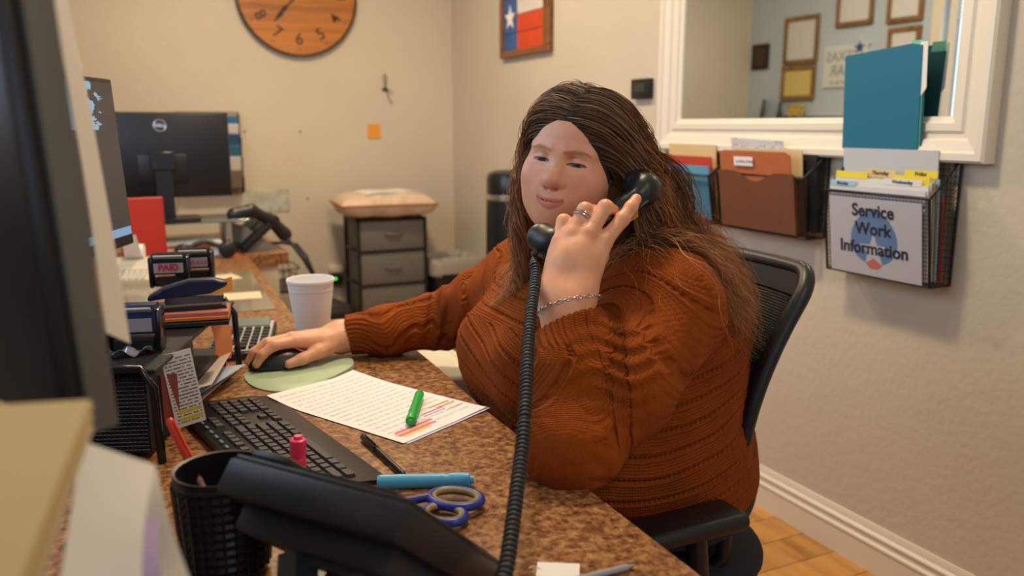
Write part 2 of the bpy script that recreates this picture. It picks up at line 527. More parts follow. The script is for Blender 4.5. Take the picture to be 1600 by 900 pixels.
def nets(f, lo, hi, h, B=14):
    lo = np.array(lo, float); hi = np.array(hi, float)
    nb = np.ceil((hi - lo) / (h * B)).astype(int); n = nb * B + 1
    ctr = np.stack(np.meshgrid(*[np.arange(k) for k in nb], indexing='ij'), -1).reshape(-1, 3)
    cd = f(lo + (ctr + .5) * B * h)
    D = np.repeat(np.repeat(np.repeat(np.where(cd < 0, -1.0, 1.0).reshape(nb), B, 0), B, 1), B, 2).astype(np.float32)
    D = np.pad(D, ((0, 1),) * 3, mode='edge')
    loc = np.stack(np.meshgrid(*[np.arange(B + 1)] * 3, indexing='ij'), -1).reshape(-1, 3)
    near = ctr[np.abs(cd) < B * h * 1.35]
    for s in range(0, len(near), 24):
        bl = near[s:s + 24]
        I = (bl[:, None] * B + loc[None])
        d = f(lo + I.reshape(-1, 3) * h).astype(np.float32)
        I = I.reshape(-1, 3); D[I[:, 0], I[:, 1], I[:, 2]] = d
    S = D < 0
    c = np.zeros(tuple(n - 1), np.int8)
    off = [(a, b, e) for a in (0, 1) for b in (0, 1) for e in (0, 1)]
    sl = lambda a, k: slice(a, k - 1 + a)
    for a, b, e in off: c += S[sl(a, n[0]), sl(b, n[1]), sl(e, n[2])]
    act = np.argwhere((c > 0) & (c < 8))
    idx = np.full(tuple(n - 1), -1, np.int32); idx[act[:, 0], act[:, 1], act[:, 2]] = np.arange(len(act))
    cv = np.stack([D[act[:, 0] + a, act[:, 1] + b, act[:, 2] + e] for a, b, e in off], 1)
    acc = np.zeros((len(act), 3)); cnt = np.zeros(len(act)); O = np.array(off, float)
    for i in range(8):
        for j in range(i + 1, 8):
            if np.abs(O[i] - O[j]).sum() != 1: continue
            m = (cv[:, i] < 0) != (cv[:, j] < 0)
            t = cv[m, i] / (cv[m, i] - cv[m, j])
            acc[m] += O[i] + t[:, None] * (O[j] - O[i]); cnt[m] += 1
    V = lo + (act + acc / cnt[:, None]) * h
    Q = []
    for ax in range(3):
        a1, a2 = (ax + 1) % 3, (ax + 2) % 3
        s0 = [slice(None)] * 3; s1 = [slice(None)] * 3
        s0[ax] = slice(0, -1); s1[ax] = slice(1, None)
        A, Bm = S[tuple(s0)], S[tuple(s1)]
        e = np.argwhere(A != Bm)
        e = e[(e[:, a1] > 0) & (e[:, a2] > 0) & (e[:, a1] < n[a1] - 1) & (e[:, a2] < n[a2] - 1)]
        def cell(o1, o2):
            q = e.copy(); q[:, a1] -= o1; q[:, a2] -= o2
            return idx[q[:, 0], q[:, 1], q[:, 2]]
        q = np.stack([cell(1, 1), cell(0, 1), cell(0, 0), cell(1, 0)], 1)
        fl = ~A[e[:, 0], e[:, 1], e[:, 2]]
        q[fl] = q[fl][:, ::-1]
        Q.append(q)
    Q = np.concatenate(Q); Q = Q[(Q >= 0).all(1)]
    return V, Q
def refine(V, Q, mask_fn):
    """1-to-4 split of the quads whose centre passes mask_fn"""
    m = mask_fn(V[Q].mean(1)); keep, sub = Q[~m], Q[m]
    E = np.stack([sub, np.roll(sub, -1, 1)], -1).reshape(-1, 2); E.sort(1)
    U, inv = np.unique(E, axis=0, return_inverse=True); inv = inv.reshape(-1, 4)
    k = len(V); mid = V[U].mean(1); ctr = V[sub].mean(1)
    e = inv + k; c = np.arange(len(sub)) + k + len(U)
    out = [np.stack([sub[:, i], e[:, i], c, e[:, (i + 3) % 4]], 1) for i in range(4)]
    return np.concatenate([V, mid, ctr]), np.concatenate([keep] + out)
def project(f, V, m=None, it=2):
    i = np.arange(len(V)) if m is None else np.nonzero(m)[0]
    for _ in range(it):
        P = V[i]; f0 = f(P); V[i] = P - grad(f, P, f0=f0) * np.clip(f0, -.004, .004)[:, None]
    return V
def set_color(o, name, col, alpha=None):
    a = o.data.color_attributes.new(name, 'FLOAT_COLOR', 'POINT')
    c = np.ones((len(o.data.vertices), 4), np.float32); c[:, :3] = col
    if alpha is not None: c[:, 3] = alpha
    a.data.foreach_set('color', c.ravel())
def set_vec(o, name, vec):
    a = o.data.attributes.new(name, 'FLOAT_VECTOR', 'POINT')
    a.data.foreach_set('vector', np.asarray(vec, np.float32).ravel())
def sstep(a, b, x):
    t = np.clip((x - a) / (b - a), 0, 1); return t * t * (3 - 2 * t)
# ------------------------------------------------------------------ the person at the desk
HS = 0.97
def head_rot(y, p, r):
    f = np.array([math.cos(y) * math.cos(p), math.sin(y) * math.cos(p), -math.sin(p)])
    l = np.cross((0, 0, 1.0), f); l /= np.linalg.norm(l); u = np.cross(f, l)
    return np.stack([l * math.cos(r) - u * math.sin(r), f, u * math.cos(r) + l * math.sin(r)], 1)
HR = head_rot(math.radians(218.6), math.radians(0.5), math.radians(8.7))
HO = np.array([.740, 1.289, 1.193])
def HW(x, y, z): return HO + HR @ (np.array((x, y, z), float) * HS)
def HL(P): return ((P - HO) @ HR) / HS

head = Sdf((HR, HO), HS)
head.ell((0, -.014, .036), (.078, .094, .090), .01)
head.ell((0, .028, .034), (.064, .058, .060), .03)
head.ell((0, .026, -.036), (.070, .063, .074), .03)
head.ell((0, .026, -.078), (.066, .060, .040), .03)
head.ell((0, .012, -.108), (.058, .066, .032), .03)
for s in (-1, 1):
    head.ell((s * .046, .046, -.038), (.031, .029, .033), .032)
    head.ell((s * .044, .030, -.078), (.028, .034, .030), .02)
    head.cone((s * .012, .080, .017), (s * .050, .062, .018), .009, .008, .016)
head.ell((0, .072, -.100), (.024, .018, .017), .022)
head.ell((0, .057, -.066), (.038, .035, .032), .034)
for s in (-1, 1):       # eye sockets, eyeballs and lids
    head.ell((s * .0335, .0955, .001), (.0195, .022, .0115), .012, '-')
    head.sph((s * .0335, .0672, -.001), .0133, .006)
head.cone((0, .076, .010), (0, .0965, -.029), .0085, .0105, .014)
head.ell((0, .0985, -.0345), (.0170, .0150, .0140), .010)
for s in (-1, 1):
    head.ell((s * .0165, .0885, -.0380), (.0092, .0115, .0095), .006)
    head.ell((s * .0072, .0985, -.0492), (.0042, .0050, .0040), .004, '-')
# mouth: closed smile, corners raised
def mline(x): return -.0716 + 8.0 * x * x
def my(x): return .0950 - 16.0 * x * x
xs = np.linspace(-.027, .027, 13)
head.chain([(x, my(x) - .0022, mline(x) + .0046 - abs(x) * .13 - .0008 * math.exp(-(x / .004) ** 2)) for x in xs], [.0016 + .0034 * (1 - (x / .027) ** 2) for x in xs], .006)
head.chain([(x, my(x) - .0042, mline(x) - .0064 + 7 * x * x) for x in xs[1:-1]], [.0020 + .0050 * (1 - (x / .024) ** 2) for x in xs[1:-1]], .007)
head.chain([(x, my(x) + .0030, mline(x)) for x in xs], [.0002 + .0011 * (1 - (x / .027) ** 2) for x in xs], .0025, '-')
for s in (-1, 1):
    head.ell((s * .079, -.010, -.012), (.009, .019, .031), .012)

# torso, arms and legs (world space)
SHL, ELL_, WRL = pd(1040, 485, 1.43), pd(893, 692, 1.232), pd(884, 482, 1.285)
SHR, ELR, WRR = np.array((.795, 1.575, .925)), np.array((.655, 1.725, .815)), np.array((.432, 1.792, .785))
def torso_sdf(g=0.0):
    t = Sdf()
    t.ell((1.00, 1.39, .55), (.165 + g, .225 + g, .15 + g), .05)
    t.ell((.885, 1.385, .69), (.235 + g, .235 + g, .185 + g), .08)
    t.ell((.865, 1.385, .86), (.195 + g, .205 + g, .15 + g), .08)
    t.ell((.960, 1.375, .83), (.165 + g, .195 + g, .19 + g), .08)
    t.ell((.725, 1.31, .810), (.112 + g, .115 + g, .105 + g), .06)
    t.ell((.725, 1.47, .800), (.112 + g, .115 + g, .105 + g), .06)
    t.cone(SHL + (-.01, .02, -.005), (.835, 1.33, .945), .075 + g, .06 + g, .06)
    t.cone((.835, 1.33, .945), SHR, .06 + g, .07 + g, .06)
    return t
def arm_sdf(S, E, Wr, g=0.0, hand=True, thick=1.0):
    a = Sdf()
    m = S * .45 + E * .55
    a.cone(S, m, .088 * thick + g, .072 * thick + g, .03)
    a.cone(m, E, .072 * thick + g, .054 * thick + g, .03)
    a.cone(E, E * .5 + Wr * .5, .052 * thick + g, .049 * thick + g, .03)
    a.cone(E * .5 + Wr * .5, Wr, .047 * thick + g, .034 + g, .03)
    return a
neck = Sdf().cone(HW(0, -.018, -.06), (.815, 1.345, 1.01), .058, .068, .03)
neck.cone((.815, 1.345, 1.01), (.83, 1.36, .95), .068, .085, .03)

handL = Sdf()
def fing(h, pts, r0, r1, k=.006):
    n = len(pts); h.chain(pts, [r0 + (r1 - r0) * i / (n - 1) for i in range(n)], k)
kn = {'pinky': (872, 380, 1.318), 'ring': (893, 368, 1.312), 'middle': (919, 366, 1.310), 'index': (943, 378, 1.314)}
w0, w1 = pd(868, 462, 1.290), pd(902, 462, 1.290)
for i, (n, q) in enumerate(kn.items()):
    f = i / 3
    handL.cone(w0 * (1 - f) + w1 * f, pd(*q), .027, .0145, .014)
handL.ell(pd(897, 425, 1.305), (.036, .024, .045), .02)
handL.cone(w0, WRL, .0275, .034, .02).cone(w1, WRL, .0275, .034, .02)
fing(handL, [pd(872, 380, 1.318), pd(881, 346, 1.331), pd(897, 350, 1.357), pd(905, 362, 1.366)], .0125, .0088)
fing(handL, [pd(893, 368, 1.312), pd(914, 328, 1.326), pd(935, 331, 1.358), pd(942, 346, 1.370)], .0132, .0092)
fing(handL, [pd(919, 366, 1.310), pd(946, 324, 1.328), pd(963, 333, 1.366), pd(962, 352, 1.376)], .0134, .0093)
fing(handL, [pd(943, 378, 1.314), pd(972, 343, 1.330), pd(986, 324, 1.340), pd(994, 311, 1.350)], .0132, .0086)
fing(handL, [pd(915, 440, 1.315), pd(935, 400, 1.360), pd(938, 372, 1.385), pd(930, 352, 1.392)], .019, .0105)

handR = Sdf()
kr = [(.325, 1.748, .797), (.320, 1.768, .800), (.326, 1.788, .795), (.338, 1.805, .786)]
for i, q in enumerate(kr):
    handR.cone((.418, 1.772 + .011 * i, .785), q, .021, .0135, .012)
handR.ell((.372, 1.778, .786), (.05, .036, .019), .014)
handR.cone((.418, 1.772, .785), WRR, .022, .03, .02).cone((.418, 1.805, .785), WRR, .022, .03, .02)
fing(handR, [kr[0], (.276, 1.738, .796), (.250, 1.733, .780), (.238, 1.731, .762)], .0125, .0085)
fing(handR, [kr[1], (.266, 1.760, .797), (.238, 1.757, .781), (.226, 1.755, .762)], .0128, .0085)
fing(handR, [kr[2], (.274, 1.785, .790), (.248, 1.786, .776), (.238, 1.785, .758)], .0122, .0082)
fing(handR, [kr[3], (.298, 1.810, .780), (.278, 1.814, .766), (.268, 1.814, .754)], .011, .0075)
fing(handR, [(.412, 1.762, .779), (.368, 1.737, .772), (.330, 1.722, .764), (.302, 1.717, .758)], .0175, .0095)

legs = Sdf()
for y, kx in ((1.26, .56), (1.52, .58)):
    legs.cone((1.02, y + (.03 if y < 1.4 else -.03), .52), (kx, y, .555), .105, .075, .05)
    legs.cone((kx, y, .555), (kx + .03, y, .10), .068, .045, .04)
    legs.ell((kx - .03, y, .045), (.12, .048, .04), .03)

body_f = Union([head, neck, torso_sdf(), arm_sdf(SHL, ELL_, WRL), arm_sdf(SHR, ELR, WRR, thick=.80), handL, handR, legs], .018)

BV, BQ = nets(body_f, (.15, .90, 0.0), (1.25, 1.98, 1.36), .0045)
def _skin_zone(P):
    q = HL(P)
    face = (q[:, 1] > .018) & (q[:, 2] > -.135) & (np.abs(q[:, 0]) < .095) & (q[:, 2] < .09)
    hl = np.all((P > handL.bound()[0] - .01) & (P < handL.bound()[1] + .01), 1) & (P[:, 2] > .985)
    hr = (P[:, 0] < .45) & (P[:, 2] > .7)
    return face | hl | hr
for lev in range(2): BV, BQ = refine(BV, BQ, _skin_zone)
zone = _skin_zone(BV)
BV = project(body_f, BV, zone, 2)

# skin colouring by anatomy: lips, brows, lash line, iris, scalp
q = HL(BV)
skin = np.array(lin('E2A480')); col = np.tile(skin, (len(BV), 1))
def paint(w, c): 
    global col
    col = col * (1 - w[:, None]) + np.array(lin(c)) * w[:, None]
x, y, z = q.T
onface = (y > .03) & (np.abs(x) < .1) & (z > -.14) & (z < .12)
for s in (-1, 1):
    paint(.42 * np.exp(-(((x - s * .046) / .026) ** 2 + ((z + .040) / .022) ** 2)) * onface, 'D0725A')
paint(.45 * np.exp(-((x / .013) ** 2 + ((z + .036) / .013) ** 2)) * onface, 'CF7A62')
hands = (~onface) & ((BV[:, 2] > .985) & (BV[:, 0] < .9) & (x > .05) | (BV[:, 0] < .45))
paint(.0 * z, 'C07A60')
ml = -.0716 + 8.0 * x * x
upz = sstep(.0082, .0056, z - ml - .0012 + np.abs(x) * .16 + .0012 * np.exp(-(x / .004) ** 2)) * sstep(-.0150, -.0125, z - ml - 12 * x * x)
lipw = sstep(-.0138, -.0118, z - ml - 8 * x * x) * upz * sstep(.0275, .0245, np.abs(x)) * (y > .075)
paint(lipw * .68, 'C4625A')
paint(.75 * sstep(.0012, .0003, np.abs(z - ml)) * sstep(.0275, .0255, np.abs(x)) * (y > .07), '6A2E2C')
for s in (-1, 1):
    xx = (x - s * .0335) * s
    bz = .0150 + .003 * np.cos((xx - .004) / .02 * 1.3) - np.maximum(xx - .010, 0) * .28
    th = .0030 - np.abs(xx) * .055
    paint(.4 * sstep(th + .0014, th - .0008, np.abs(z - bz)) * sstep(.025, .020, np.abs(xx)) * onface, '5A3B2A')
    # eye opening: lids lowered towards the desk
    e = np.sqrt(np.maximum(0, 1 - (xx / .0150) ** 2))
    ztop = -.0052 + .0031 * e; zbot = -.0052 - .0024 * e
    op = sstep(-.0004, .0003, ztop - z) * sstep(-.0004, .0003, z - zbot) * (np.abs(xx) < .0150) * (y > .06)
    paint(op, '7E6A60')
    paint(op * sstep(.0085, .0065, np.abs(xx + .001)), '2E1D14')
    lash = sstep(.0021, .0008, np.abs(z - ztop - .0005)) * (np.abs(xx) < .0168) * (y > .055)
    paint(lash * .92, '1C1210')
    paint(.35 * sstep(.0011, .0003, np.abs(z - zbot)) * (np.abs(xx) < .0145) * (y > .06), '5A3328')
    paint(.35 * sstep(.0016, .0003, np.abs(z - (.0048 + .0032 * e))) * (np.abs(xx) < .016) * (y > .055), '8A5542')
hline = -.055 + .055 * sstep(-.02, .035, y) + .045 * sstep(.03, .066, y) + .022 * sstep(.06, .085, y) - .55 * np.maximum(0, np.abs(x) - .012) * sstep(.0, .04, y)
scalp = (z > hline) & (BV[:, 2] > 1.05)
paint(scalp * 1.0, '3A2619')

g = NT('skin', 0.46)
at = g.n('VertexColor', layer_name='tint')
cv = g.coord('Object')
mott = g.ramp(g.noise(cv, 55, 4), [(.3, (.93, .90, .89)), (.7, (1.05, 1.04, 1.03))])
g.color(g.mix(1.0, at.outputs['Color'], mott, 'MULTIPLY'))
g.l(g.math('ADD', .46, g.math('MULTIPLY', g.math('SUBTRACT', 1.0, at.outputs['Alpha']), .5)), g.b.inputs['Roughness'])
g.b.inputs['Subsurface Weight'].default_value = 0.18
g.b.inputs['Subsurface Radius'].default_value = (0.010, 0.0035, 0.0018)
g.b.inputs['Subsurface Scale'].default_value = 0.6
g.b.inputs['Specular IOR Level'].default_value = 0.45
g.normal(g.bump(g.noise(cv, 900, 3), .08, .0006))
person = npmesh('person', BV, BQ, g.m)
set_color(person, 'tint', col, 1 - scalp.astype(np.float32))
tag(person, 'woman in rust knit sweater sitting at the desk, holding a phone to her ear', 'person')
# ------------------------------------------------------------------ knitted sweater
def unit(v): v = np.asarray(v, float); return v / np.linalg.norm(v)
fl_d = unit(WRL - ELL_); fr_d = unit(WRR - ELR)
cuffL = pd(883, 503, 1.276); cuffR = ELR + (WRR - ELR) * .93
def sleeve(S, E, Wr, g0, g1, cc, cn, s=1.0):
    u = Sdf(); a = Sdf(); m = S * .42 + E * .58; q = E * .45 + Wr * .55
    u.cone(S, m, .095 * s + g0, .082 * s + g0, .04).cone(m, E, .082 * s + g0, .060 + g0, .04)
    a.cone(E, q, .058 + g0, .052 + g1, .04).cone(q, Wr, .052 + g1, .041 + g1, .03)
    a.half(cc, cn)
    return [u, a]
swL = sleeve(SHL, ELL_, WRL, .008, .004, cuffL, unit(fl_d * .95 + RGT * -.30))
swR = sleeve(SHR, ELR, WRR + fr_d * .02, .000, .000, cuffR, fr_d, .86)
swT = torso_sdf(.022).ell((.80, 1.33, .615), (.20, .20, .11), .06).ell((.93, 1.33, .60), (.20, .20, .12), .06).half((0, 0, .475), (0, 0, -1.0), .01)
sw_f0 = Union([swT] + swL + swR, .045)
UA = unit(ELL_ - SHL)
fold_c = pd(950, 585, 1.27)
def sw_post(P, d):
    # sleeve folds bunched in the crook of the left elbow and at the right elbow
    r = np.linalg.norm(P - fold_c, axis=1)
    w = np.exp(-(r / .062) ** 2)
    s = (P - fold_c) @ unit(fl_d + .25 * UPV) + .010 * np.sin(((P - fold_c) @ RGT) * 55)
    d = d + w * .0062 * np.sin(s * 2 * PI / .027)
    r2 = np.linalg.norm(P - ELR - (.0, -.04, .03), axis=1)
    s2 = (P - ELR) @ unit(fr_d) + .3 * ((P - ELR) @ np.array((0, 0, 1.0)))
    d = d + np.exp(-(r2 / .07) ** 2) * .0055 * np.sin(s2 * 2 * PI / .034 + 1)
    # large soft drape
    d = d + .003 * np.sin(P[:, 0] * 31 + P[:, 2] * 17) * np.sin(P[:, 1] * 27 + P[:, 2] * 23)
    return d
sw_f0.post = sw_post
SV, SQ = nets(sw_f0, (.38, .93, .44), (1.25, 1.90, 1.12), .0045)
# keep the side that can be seen, drop what is buried at the neck
SV, SQ = refine(SV, SQ, lambda P: np.ones(len(P), bool))
SN = vnormals(SV, SQ)
SV = SV - SN * np.clip(sw_f0(SV), -.003, .003)[:, None]
SN = vnormals(SV, SQ)
view0 = unit(np.array((.85, 1.35, .9)) - EYEP)
def seg_uv(P, a, b, off):
    d = unit(b - a); n = unit(np.cross(d, view0))
    t = np.clip(((P - a) @ d) / np.linalg.norm(b - a), 0, 1)
    dist = np.linalg.norm(P - a - t[:, None] * (b - a), axis=1)
    return (P - a) @ n + off, (P - a) @ d, dist
segs = [seg_uv(SV, SHL, ELL_, .0), seg_uv(SV, ELL_, WRL, .0), seg_uv(SV, SHR, ELR, 0.0), seg_uv(SV, ELR, WRR, 0.0)]
W = [np.maximum(0, 1.55 - s[2] / r) ** 3 for s, r in zip(segs, (.10, .066, .085, .066))]
W[1] *= 6; W[3] *= 3
tu = (SV[:, 2] - .82) - .85 * (SV[:, 0] - .80) ** 2 * np.sign(1.0) - .30 * (SV[:, 1] - 1.35) * (SV[:, 0] < .62)
tv = SV[:, 0] * .8 + SV[:, 1] * -.6
Wt = np.full(len(SV), .22); wsum = sum(W) + Wt
U = (sum(w * s[0] for w, s in zip(W, segs)) + Wt * tu) / wsum
Vv = (sum(w * s[1] for w, s in zip(W, segs)) + Wt * tv) / wsum
# cuff and hem bands are plain ribs
cuff_w = np.maximum(sstep(.052, .046, np.abs((SV - cuffL) @ fl_d)) * (np.linalg.norm(SV - cuffL, axis=1) < .09),
                    sstep(.052, .046, np.abs((SV - cuffR) @ fr_d)) * (np.linalg.norm(SV - cuffR, axis=1) < .09))
PER = .040
ph = (U / PER) % 1.0
groove = np.exp(-((ph - .5) * PER / .0036) ** 2) * (1 - cuff_w)
side = np.exp(-(((np.abs(ph - .5)) * PER - .0075) / .0032) ** 2) * (1 - cuff_w)
eyel = .55 + .45 * np.cos(Vv * 2 * PI / .0085)
SV = SV - SN * (groove * (.0012 + .0030 * eyel) - side * .0012)[:, None]
SV = SV - SN * (cuff_w * .0018 * np.cos(U * 2 * PI / .0085))[:, None]
g = NT('rust_knit', 0.95)
ua = g.n('Attribute', attribute_name='knit'); sp = g.n('SeparateXYZ'); g.l(ua.outputs['Vector'], sp.inputs[0])
u, v = sp.outputs[0], sp.outputs[1]
c0 = g.coord()
wob = g.math('MULTIPLY', g.math('SUBTRACT', g.noise(c0, 45, 2), .5), .004)
ru = g.math('ADD', u, wob)
rib = g.math('ABSOLUTE', g.math('SINE', g.math('MULTIPLY', ru, PI / .0056)))
st = g.math('SINE', g.math('ADD', g.math('MULTIPLY', v, 2 * PI / .0042), g.math('MULTIPLY', rib, 2.2)))
hgt = g.math('ADD', g.math('MULTIPLY', rib, .8), g.math('MULTIPLY', st, .16))
hgt = g.math('ADD', hgt, g.math('MULTIPLY', g.noise(c0, 700, 2), .35))
hgt = g.math('SUBTRACT', hgt, g.math('MULTIPLY', sp.outputs[2], 1.4))
base, dk = lin('8F4412'), lin('7E3812')
hue = g.ramp(g.noise(c0, 14, 4), [(.3, tuple(.88 * a for a in base)), (.7, tuple(1.1 * a for a in base))])
fib = g.ramp(g.noise(c0, 420, 3), [(.3, (.80, .78, .76)), (.7, (1.12, 1.1, 1.08))])
g.color(g.mix(1.0, hue, fib, 'MULTIPLY'))
g.normal(g.bump(hgt, 1.0, .0017))
g.b.inputs['Sheen Weight'].default_value = 0.015
g.b.inputs['Sheen Roughness'].default_value = 0.6
g.b.inputs['Specular IOR Level'].default_value = 0.12
sweater = npmesh('sweater', SV, SQ, g.m, person)
set_vec(sweater, 'knit', np.stack([U, Vv, groove * eyel - side * .35], 1))
sweater['label'] = 'rust brown ribbed cable knit sweater'

# ------------------------------------------------------------------ jeans and shoes
jg = Sdf()
jg.ell((1.00, 1.39, .53), (.18, .235, .13), .05)
for yy, kx in ((1.26, .56), (1.52, .58)):
    jg.cone((1.02, yy + (.03 if yy < 1.4 else -.03), .52), (kx, yy, .555), .117, .087, .05)
    jg.cone((kx, yy, .555), (kx + .03, yy, .11), .080, .062, .04)
jg.half((0, 0, .09), (0, 0, -1.0))
jg.half((0, 0, .60), (0, 0, 1.0))
jf = Union([jg], .02)
JV, JQ = nets(jf, (.40, 1.05, .05), (1.25, 1.75, .68), .009)
g = NT('denim', 0.85)
cc = g.coord()
g.color(g.ramp(g.noise(cc, 160, 4), [(.3, lin('161D2C')), (.7, lin('2C3850'))]))
g.normal(g.bump(g.noise(g.mapping(cc, (500, 500, 160)), 1, 2), .3, .001))
jeans = npmesh('jeans', JV, JQ, g.m, person); jeans['label'] = 'dark blue denim jeans'
for yy, kx in ((1.26, .56), (1.52, .58)):
    sf = Union([Sdf().ell((kx - .03, yy, .048), (.135, .056, .048), .03).half((0, 0, .012), (0, 0, -1.0))], .02)
    a, b = nets(sf, (kx - .2, yy - .08, 0), (kx + .15, yy + .08, .12), .008)
    npmesh('shoe', a, b, mat('shoe_leather', '2A2420', .5), person)
# ------------------------------------------------------------------ hair: strands grown from the scalp and draped over head and shoulders
head_lo = Sdf((HR, HO), HS)
head_lo.items = head.items[:5] + head.items[5:7] + head.items[8:10]
under = Sdf((HR, HO), HS)          # the dense mass of hair beneath the outer strands
under.ell((.004, -.040, .022), (.081, .090, .090), .02)
under.ell((.010, -.066, -.060), (.084, .078, .095), .04)
under.ell((.006, -.072, -.010), (.080, .080, .090), .04)
under.chain([(.070, -.016, .012), (.082, -.030, -.060), (.098, -.058, -.125)], [.020, .030, .036], .03)
under.chain([(-.068, -.020, .0), (-.070, -.022, -.080), (-.072, -.010, -.125)], [.018, .022, .020], .03)
hair_col = Union([head_lo, under, Sdf().cone(HW(0, -.018, -.06), (.815, 1.345, 1.01), .06, .07, .03), torso_sdf(.024), sleeve(SHL, ELL_, WRL, .010, .006, cuffL, fl_d)[0], handL], .03)
def grow(n, seed, wave_amp, off_rng, len_rng, part=.004, only_part=False, only_side=False):
    r = np.random.default_rng(seed)
    # roots on the cranium ellipsoid
    th = r.uniform(0, 2 * PI, n * (30 if only_part or only_side else 4)); cz = r.uniform(-.75, 1, len(th))
    dirs = np.stack([np.sqrt(1 - cz ** 2) * np.cos(th), np.sqrt(1 - cz ** 2) * np.sin(th), cz], 1)
    p = np.array((0, -.014, .036)) + dirs * np.array((.078, .094, .090))
    hl = -.055 + .055 * sstep(-.02, .035, p[:, 1]) + .045 * sstep(.03, .066, p[:, 1]) + .022 * sstep(.06, .085, p[:, 1]) - .55 * np.maximum(0, np.abs(p[:, 0]) - .012) * sstep(.0, .04, p[:, 1])
    ok = p[:, 2] > hl + .004
    if only_part: ok &= (np.abs(p[:, 0] - part) < .016) & (p[:, 2] > .05)
    if only_side: ok &= (np.abs(p[:, 1] - .012) < .035) & (p[:, 2] < .03)
    p = p[ok][:n]; dirs = dirs[ok][:n]; n = len(p)
    side = np.where(p[:, 0] + r.normal(0, .0035, n) > part, 1.0, -1.0)
    nrm = dirs / np.array((.078, .094, .090)); nrm /= np.linalg.norm(nrm, axis=1)[:, None]
    # initial direction: sideways from the parting, slightly back
    d = np.stack([side * 1.0, -.35 - .5 * (p[:, 1] < 0), np.full(n, .05)], 1)
    d -= nrm * (d * nrm).sum(1)[:, None]; d /= np.linalg.norm(d, axis=1)[:, None]
    d = d @ HR.T
    back = 0.15 if only_side else 1.0
    P = HO + (HR @ (p * HS).T).T
    for _ in range(3): P = P - grad(hair_col, P, 1e-3) * hair_col(P)[:, None]
    off = off_rng[0] + (off_rng[1] - off_rng[0]) * r.uniform(0, 1, n) ** 1.5 * np.where(side > 0, 1.5, .55)
    off = off * np.where(np.abs(p[:, 0] - part) < .012, 1.5, 1.0)
    front = sstep(-.01, .05, p[:, 1])
    left = HR[:, 0]; fwd = HR[:, 1]
    pts = [P.copy()]
    L = r.uniform(*len_rng, n) * np.where(side > 0, 1.0, .74)
    STEPS = 36; step = (L / STEPS)[:, None]
    for i in range(STEPS):
        q = HL(P)
        below = sstep(.02, -.06, q[:, 2])
        grav = .17 + .42 * below
        g_ = np.zeros((n, 3)); g_[:, 2] = -1
        # keep hair off the face: near the face push sideways and back
        near = sstep(.03, .075, q[:, 1]) * (q[:, 2] > -.14)
        lat = np.where(side > 0, 1.0, -1.0)[:, None] * left
        out = lat * (.06 * (1 - below) + .22 * near)[:, None] - fwd * ((.16 * near + .05 * (side > 0) * (1 - below) + .04) * back)[:, None]
        # left-side hair is swept behind the ear and over the back of the shoulder
        sw = (side > 0) * below
        out += (-fwd * .09 * back + lat * .12) * sw[:, None]
        d = d * .78 + g_ * grav[:, None] + out
        d /= np.linalg.norm(d, axis=1)[:, None]
        P = P + d * step
        o = off * np.where(side > 0, min(1, (i + 2) / 15), min(1, (i + 1) / 6))
        for _ in range(2):
            s = hair_col(P)
            m = s < o
            if not m.any(): break
            gr = grad(hair_col, P[m], 2e-3)
            P[m] += gr * (o[m] - s[m])[:, None] * .8
        # above the ears the hair lies close: draw stray strands back to their layer
        s = hair_col(P); hi = (s > o) & (HL(P)[:, 2] > np.where(side > 0, .035, -.05))
        if hi.any(): P[hi] -= grad(hair_col, P[hi], 2e-3) * ((s - o)[hi] * .55)[:, None]
        nd = P - pts[-1]; d = nd / (np.linalg.norm(nd, axis=1)[:, None] + 1e-9)
        pts.append(P.copy())
    T = np.stack(pts, 1)                         # n, steps+1, 3
    s_top = hair_col(T[:, 4:22].reshape(-1, 3)).reshape(len(T), -1); zt = HL(T[:, 4:22].reshape(-1, 3))[:, 2].reshape(len(T), -1)
    good = ~((s_top > .030) & (zt > .03)).any(1) & (HL(T[:, -1])[:, 2] < -.06)
    T, L, p, n = T[good], L[good], p[good], int(good.sum())
    K2 = 52; xi = np.linspace(0, STEPS, K2); i0 = np.minimum(xi.astype(int), STEPS - 1); fr_ = (xi - i0)[None, :, None]
    T = T[:, i0] * (1 - fr_) + T[:, i0 + 1] * fr_; STEPS = K2 - 1
    for _ in range(7): T[:, 1:-1] = T[:, 1:-1] * .5 + (T[:, :-2] + T[:, 2:]) * .25
    # waves: neighbouring roots share a phase so locks form
    t = np.linspace(0, 1, STEPS + 1)[None, :]
    cell = np.floor((p[:, 0] + .2) / .022) * 7.13 + np.floor((p[:, 1] + .2) / .022) * 3.71 + np.floor((p[:, 2] + .2) / .03) * 1.9
    ph = (cell * 2.399) % (2 * PI) + r.normal(0, .45, n)
    fq = 2 * PI * (L / r.uniform(.10, .15, n))
    amp = wave_amp * sstep(.14, .6, t) * r.uniform(.6, 1.3, n)[:, None]
    tang = np.gradient(T, axis=1); tang /= np.linalg.norm(tang, axis=2)[..., None] + 1e-9
    a1 = np.cross(tang, np.array((0.3, .2, 1.0))); a1 /= np.linalg.norm(a1, axis=2)[..., None] + 1e-9
    a2 = np.cross(tang, a1)
    w = ph[:, None] + fq[:, None] * t
    T = T + a1 * (amp * np.sin(w))[..., None] + a2 * (amp * .8 * np.cos(w))[..., None]
    fz = r.normal(0, 1, (n, 1, 3)) * (.0045 * sstep(.25, 1, t))[..., None] + (r.normal(0, 1, (n, 1, 3)) * (np.sin(t * 19 + r.uniform(0, 6, (n, 1))) * .0016 * sstep(.2, .6, t))[..., None])
    T = T + fz
    return T, L, r
